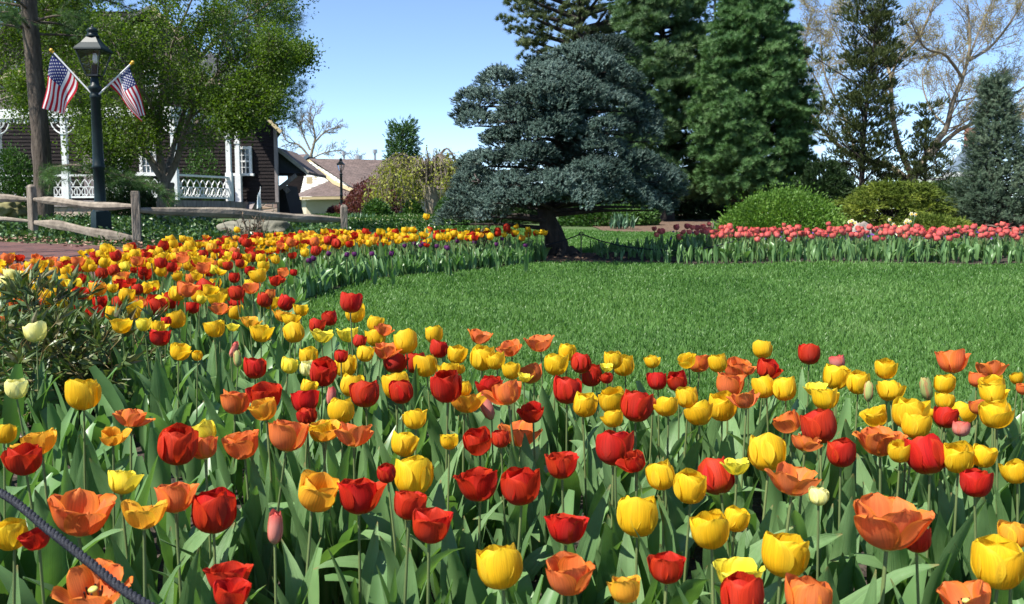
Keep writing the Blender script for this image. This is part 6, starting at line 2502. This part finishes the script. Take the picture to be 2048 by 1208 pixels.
# the bed goes on past both sides of the picture
for _ in range(120):
    y = rg.uniform(.8, 3.2)
    x = rg.choice([-1, 1]) * (.6 * y + rg.uniform(.12, 1.7))
    if in_bed(np.array([x]), np.array([y]))[0]:
        add_plant(far, x, y, rg.normal(.44, .04), rg.uniform(.07, .09), rg.choice(['c', 'h', 'o']), rg.choice(['Y', 'Y', 'R', 'O']), rg, 4)
# leaf-only shoots and filler leaves through the bed
for _ in range(6600):
    y = rg.uniform(.75, 13.1) if rg.random() < .45 else rg.uniform(.75, 5.0)
    x = rg.uniform(-.62 * y - 1.0, .62 * y + 1.6)
    x = max(min(x, 8), -5)
    if not in_bed(np.array([x]), np.array([y]))[0]:
        continue
    if -1.15 < x < -.30 and .95 < y < 1.9 and rg.random() < .75:
        continue
    if y < 3.5:
        if rg.random() < .30:
            continue
    H = rg.normal(.34, .05) if y < 6 else rg.normal(.31, .035)
    dl = np.min(np.hypot(LAWN_EDGE[:, 0] - x, LAWN_EDGE[:, 1] - y))
    if dl < .12:
        H *= .75
    add_leaves(far, x, y, float(ground(x, y)), H, rg, 1 if y < 4 else 2)
for _ in range(1100):
    i = int(rg.integers(40, len(LAWN_EDGE)))
    q = LAWN_EDGE[i] + rg.normal(0, .22, 2)
    if in_bed(q[:1], q[1:])[0]:
        add_leaves(far, q[0], q[1], float(ground(q[0], q[1])), rg.normal(.27, .04), rg, 2)
tag(far.build("tulip_bed_planting", mats, smooth=True), "yellow and red tulips and tulip leaves filling the bed behind the nearest rows", "tulips", kind='stuff')
print("far tulips", cntf)

# purple tulips along the inner edge of the far sweep
def small_tulip(name, label, group, x, y, H, size, col, rg, k='c'):
    z = float(ground(x, y))
    t = thing(name, label, "tulip", (x, y, z), group)
    m = MB()
    l = rg.normal(0, .04, 2) * H
    tip = np.array([x + l[0], y + l[1], z + H - size * .4])
    m.tube([[x, y, z - .01], [x + l[0] * .3, y + l[1] * .3, z + H * .5], tip], .0048, 5, 1, cap=False)
    add_leaves(m, x, y, z, H * 1.05, rg, 3)
    m.build("foliage", [M['tleaf_far'], M['tstem']], t, True)
    m = MB()
    add_head(m, tip, size, k, col, rg, .12, 0)
    m.build("flower", M[col], t, True)
    return t


rg = np.random.default_rng(500)
for X_, Y_ in [(808, 494), (833, 490), (871, 495), (845, 490), (893, 497), (899, 499), (912, 485), (947, 487), (844, 494), (657, 510), (714, 511), (785, 510), (693, 512), (994, 491), (1004, 480), (888, 475), (618, 525), (632, 520), (747, 510), (1052, 493)]:
    p = gpx(X_, Y_, .30)
    small_tulip("purple_tulip", "small dark purple tulip in the far curve of the mixed bed", "purple tulips in the far bed", p[0], p[1], .31, .05, 'V', rg)
# one tall yellow tulip behind the far sweep and a peach bud by the twigs
p = gpx(857, 455, .45)
small_tulip("tulip", "single tall yellow tulip standing above the far row, left of the spruce", "tulips in the mixed bed", p[0], min(p[1], 11.8), .58, .085, 'Y', rg)

# ------------------------------------------------------------------ coral tulips along the far edge of the lawn
rg = np.random.default_rng(600)
npk = 0
pts = []
shade = MB()
tries = 0
while npk < 298 and tries < 9000:
    tries += 1
    y = 11.25 + rg.random() ** .9 * 1.75
    x = rg.uniform(1.8, y * .615 + .6)
    if x < 2.42 and rg.random() < .85:
        continue
    if any((x - a) ** 2 + (y - b) ** 2 < .09 ** 2 for a, b in pts) or rg.random() < .45 + .45 * math.sin(x * 3.1 + math.sin(y * 4) * 1.5):
        continue
    pts.append((x, y))
    small_tulip("coral_tulip", "coral pink tulip in the long row along the far edge of the lawn", "coral tulips beyond the lawn", x, y, rg.normal(.355, .032), rg.uniform(.062, .09), 'K', rg, 'c' if rg.random() < .75 else 'h')
    npk += 1
lf = MB()
for _ in range(1100):
    y = rg.uniform(11.08, 13.1)
    x = rg.uniform(1.15 if y > 11.3 else 1.6, y * .63 + 1.6)
    add_leaves(lf, x, y, float(ground(x, y)), rg.normal(.30 if x > 1.8 else .24, .03), rg, 2)
tag(lf.build("tulip_leaves", M['tleaf_far'], smooth=True), "grey-green tulip leaves under the coral row", "leaves", kind='stuff')
pm = MB()
n = 230
x = rg.uniform(2.2, 8.2, n)
y = rg.uniform(12.0, 13.1, n)
pm.inst(*T_IVY, np.stack([x, y, ground(x, y) + rg.uniform(.22, .34, n)], -1), rg.normal(size=(n, 3)) + [0, -.8, .2], .036)
tag(pm.build("pansies", M['pansy']), "purple pansies glimpsed between the coral tulips", "flowers", kind='stuff')

# ------------------------------------------------------------------ daffodil clumps by the grey boulder
def daffodils(label, pos, H, seed, spread=.22):
    rg = np.random.default_rng(seed)
    b = onground(*pos)
    t = thing("daffodil_clump", label, "daffodils", b)
    m = MB()
    n = 46
    p = b + rg.normal(0, spread * .5, (n, 3)) * [1, .6, 0]
    m.inst(*T_LANCE, p, rg.normal(0, .28, (n, 3)) + [0, 0, 1], H * rg.uniform(.7, 1.0, n))
    m.build("leaves", M['daff_leaf'], t)
    for hx, hy in label_heads[seed]:
        c = px(hx, hy, pos[1] + rg.uniform(-.15, .15))
        s = MB()
        s.tube([[b[0] + (c[0] - b[0]) * .5, b[1], b[2]], (np.array([b[0] + (c[0] - b[0]) * .7, b[1], b[2]]) + c) / 2, c], .005, 5)
        s.build("stem", M['daff_leaf'], t, True)
        f = MB()
        ax_ = nrm(np.array([rg.normal(-.3, .4), -1, rg.normal(.1, .2)]))
        A = nrm(np.cross(ax_, [0, 0, 1.0]))
        B = np.cross(A, ax_)
        for k in range(6):
            a = k * math.pi / 3
            d = A * math.cos(a) + B * math.sin(a)
            e = A * math.cos(a + math.pi / 2) + B * math.sin(a + math.pi / 2)
            R = .042
            f.add([c, c + d * R * .5 + e * R * .36, c + d * R - ax_ * .004, c + d * R * .5 - e * R * .36], [[0, 1, 2, 3]])
        f.tube([c, c + ax_ * .018, c + ax_ * .024], [.008, .015, .018], 8, 1)
        f.build("flower", [M['daff'], M['daff_cup']], t)


label_heads = {1: [(1704, 442), (1711, 446), (1721, 449), (1699, 444)], 2: [(1772, 452), (1787, 449), (1803, 454), (1814, 441), (1811, 445), (1820, 443), (1823, 428), (1831, 429), (1795, 468), (1763, 470), (1799, 455), (1779, 440)], 3: [(1448, 441), (1444, 452), (1452, 447)], 4: [(1236, 452), (1250, 455)], 5: [(714, 445), (722, 448), (703, 450), (730, 446), (740, 449)]}
daffodils("small clump of white daffodils behind the left end of the grey boulder", (X(1709, 16), 16.0), .34, 1, .1)
daffodils("large clump of white and yellow daffodils right of the grey boulder", (X(1795, 15.5), 15.5), .36, 2, .5)
daffodils("fading daffodil clump at the left foot of the rounded green shrub", (X(1448, 18), 18.0), .42, 3, .2)
daffodils("grey-green daffodil clump on the mulch right of the spruce's shade", (X(1240, 22.5), 22.5), .45, 4, .3)
daffodils("yellow daffodil clump beside the fence's right end post", (X(718, 30), 30.0), .3, 5, .5)

# ------------------------------------------------------------------ peony plants at the left of the bed
def peony(label, x, y, H, ns, seed, spread=.2):
    rg = np.random.default_rng(seed)
    b = onground(x, y)
    t = thing("peony_plant", label, "plant", b)
    st = MB()
    pos, dirs, sc = [], [], []
    for i in range(ns):
        r = b + np.array([rg.normal(0, spread * .45), rg.normal(0, spread * .45), 0])
        tp = r + np.array([rg.normal(0, .10), rg.normal(0, .10), H * rg.uniform(.72, 1.05)])
        W = smooth_line([r, (r + tp) / 2 + rg.normal(0, .02, 3), tp], 10)
        st.tube(W, np.linspace(.0045, .0025, len(W)), 5, cap=False)
        for k in range(9):
            s = .32 + .68 * k / 8
            p0 = interp(W, min(s, .999))
            az = k * 2.4 + rg.normal(0, .4)
            d = nrm(np.array([math.cos(az), math.sin(az), rg.uniform(.1, .8) + (.9 if k > 6 else 0)]))
            pl = .09 * rg.uniform(.7, 1.3)
            p1 = p0 + d * pl
            st.tube([p0, p1], .0018, 3, cap=False)
            for lf_ in range(7):
                ang = rg.uniform(-1.2, 1.2)
                q = p0 + d * pl * rg.uniform(.5, 1)
                dd = nrm(rot_about(d, np.array([0, 0, 1.0]), ang) + rg.normal(0, .3, 3))
                pos.append(q)
                dirs.append(dd)
                sc.append(.08 * rg.uniform(.6, 1.2))
    st.build("stems", M['peony_stem'], t, True)
    m = MB()
    m.inst(*T_LANCE, np.array(pos), np.array(dirs), np.array(sc))
    m.build("foliage", M['peony'], t)


for lb_, hx, hy, H in [("tall dark peony plant at the left edge between the pale tulips", 30, 640, .5), ("leafy peony plant right of the pale cream tulip at left", 150, 700, .4),
                       ("peony plant reaching up beside the pale tulips at left", 85, 640, .5), ("low reddish peony plant spreading towards the middle yellow tulips", 205, 715, .36),
                       ("dark peony plant behind the lone pale tulip at far left", 55, 705, .42)]:
    p = gpx(hx, hy, H * .75)
    peony(lb_, p[0], p[1], H, 8, int(hx), .2)

# brown twiggy plants among the far tulips
def twig_plant(label, x, y, H, seed):
    rg = np.random.default_rng(seed)
    b = onground(x, y)
    t = thing("twiggy_plant", label, "plant", b)
    m = MB()
    pos, dirs = [], []
    for i in range(16):
        tp = b + np.array([rg.normal(0, .14), rg.normal(0, .14), H * rg.uniform(.6, 1.05)])
        m.tube([b, (b + tp) / 2 + rg.normal(0, .02, 3), tp], [.006, .005, .003], 4, cap=False)
        for k in range(7):
            pos.append(b + (tp - b) * rg.uniform(.3, 1))
            dirs.append(rg.normal(size=3) + [0, 0, .6])
    m.build("stems", M['bark'], t)
    f = MB()
    f.inst(*T_LANCE, np.array(pos), np.array(dirs), .07)
    f.build("foliage", noisy("bronze_leaves", [(0.09, 0.05, 0.03), (0.15, 0.10, 0.05)], 5, .6), t)


twig_plant("bronze twiggy plant among tulips right of the fence's middle post", X(482, 11.6), 11.6, .52, 1)
twig_plant("bronze twiggy plant in the far tulip row left of the spruce", X(962, 12.0), 12.0, .55, 2)
twig_plant("tall bronze twig standing in front of the broad flat boulder", X(505, 12.0), 12.0, .62, 3)
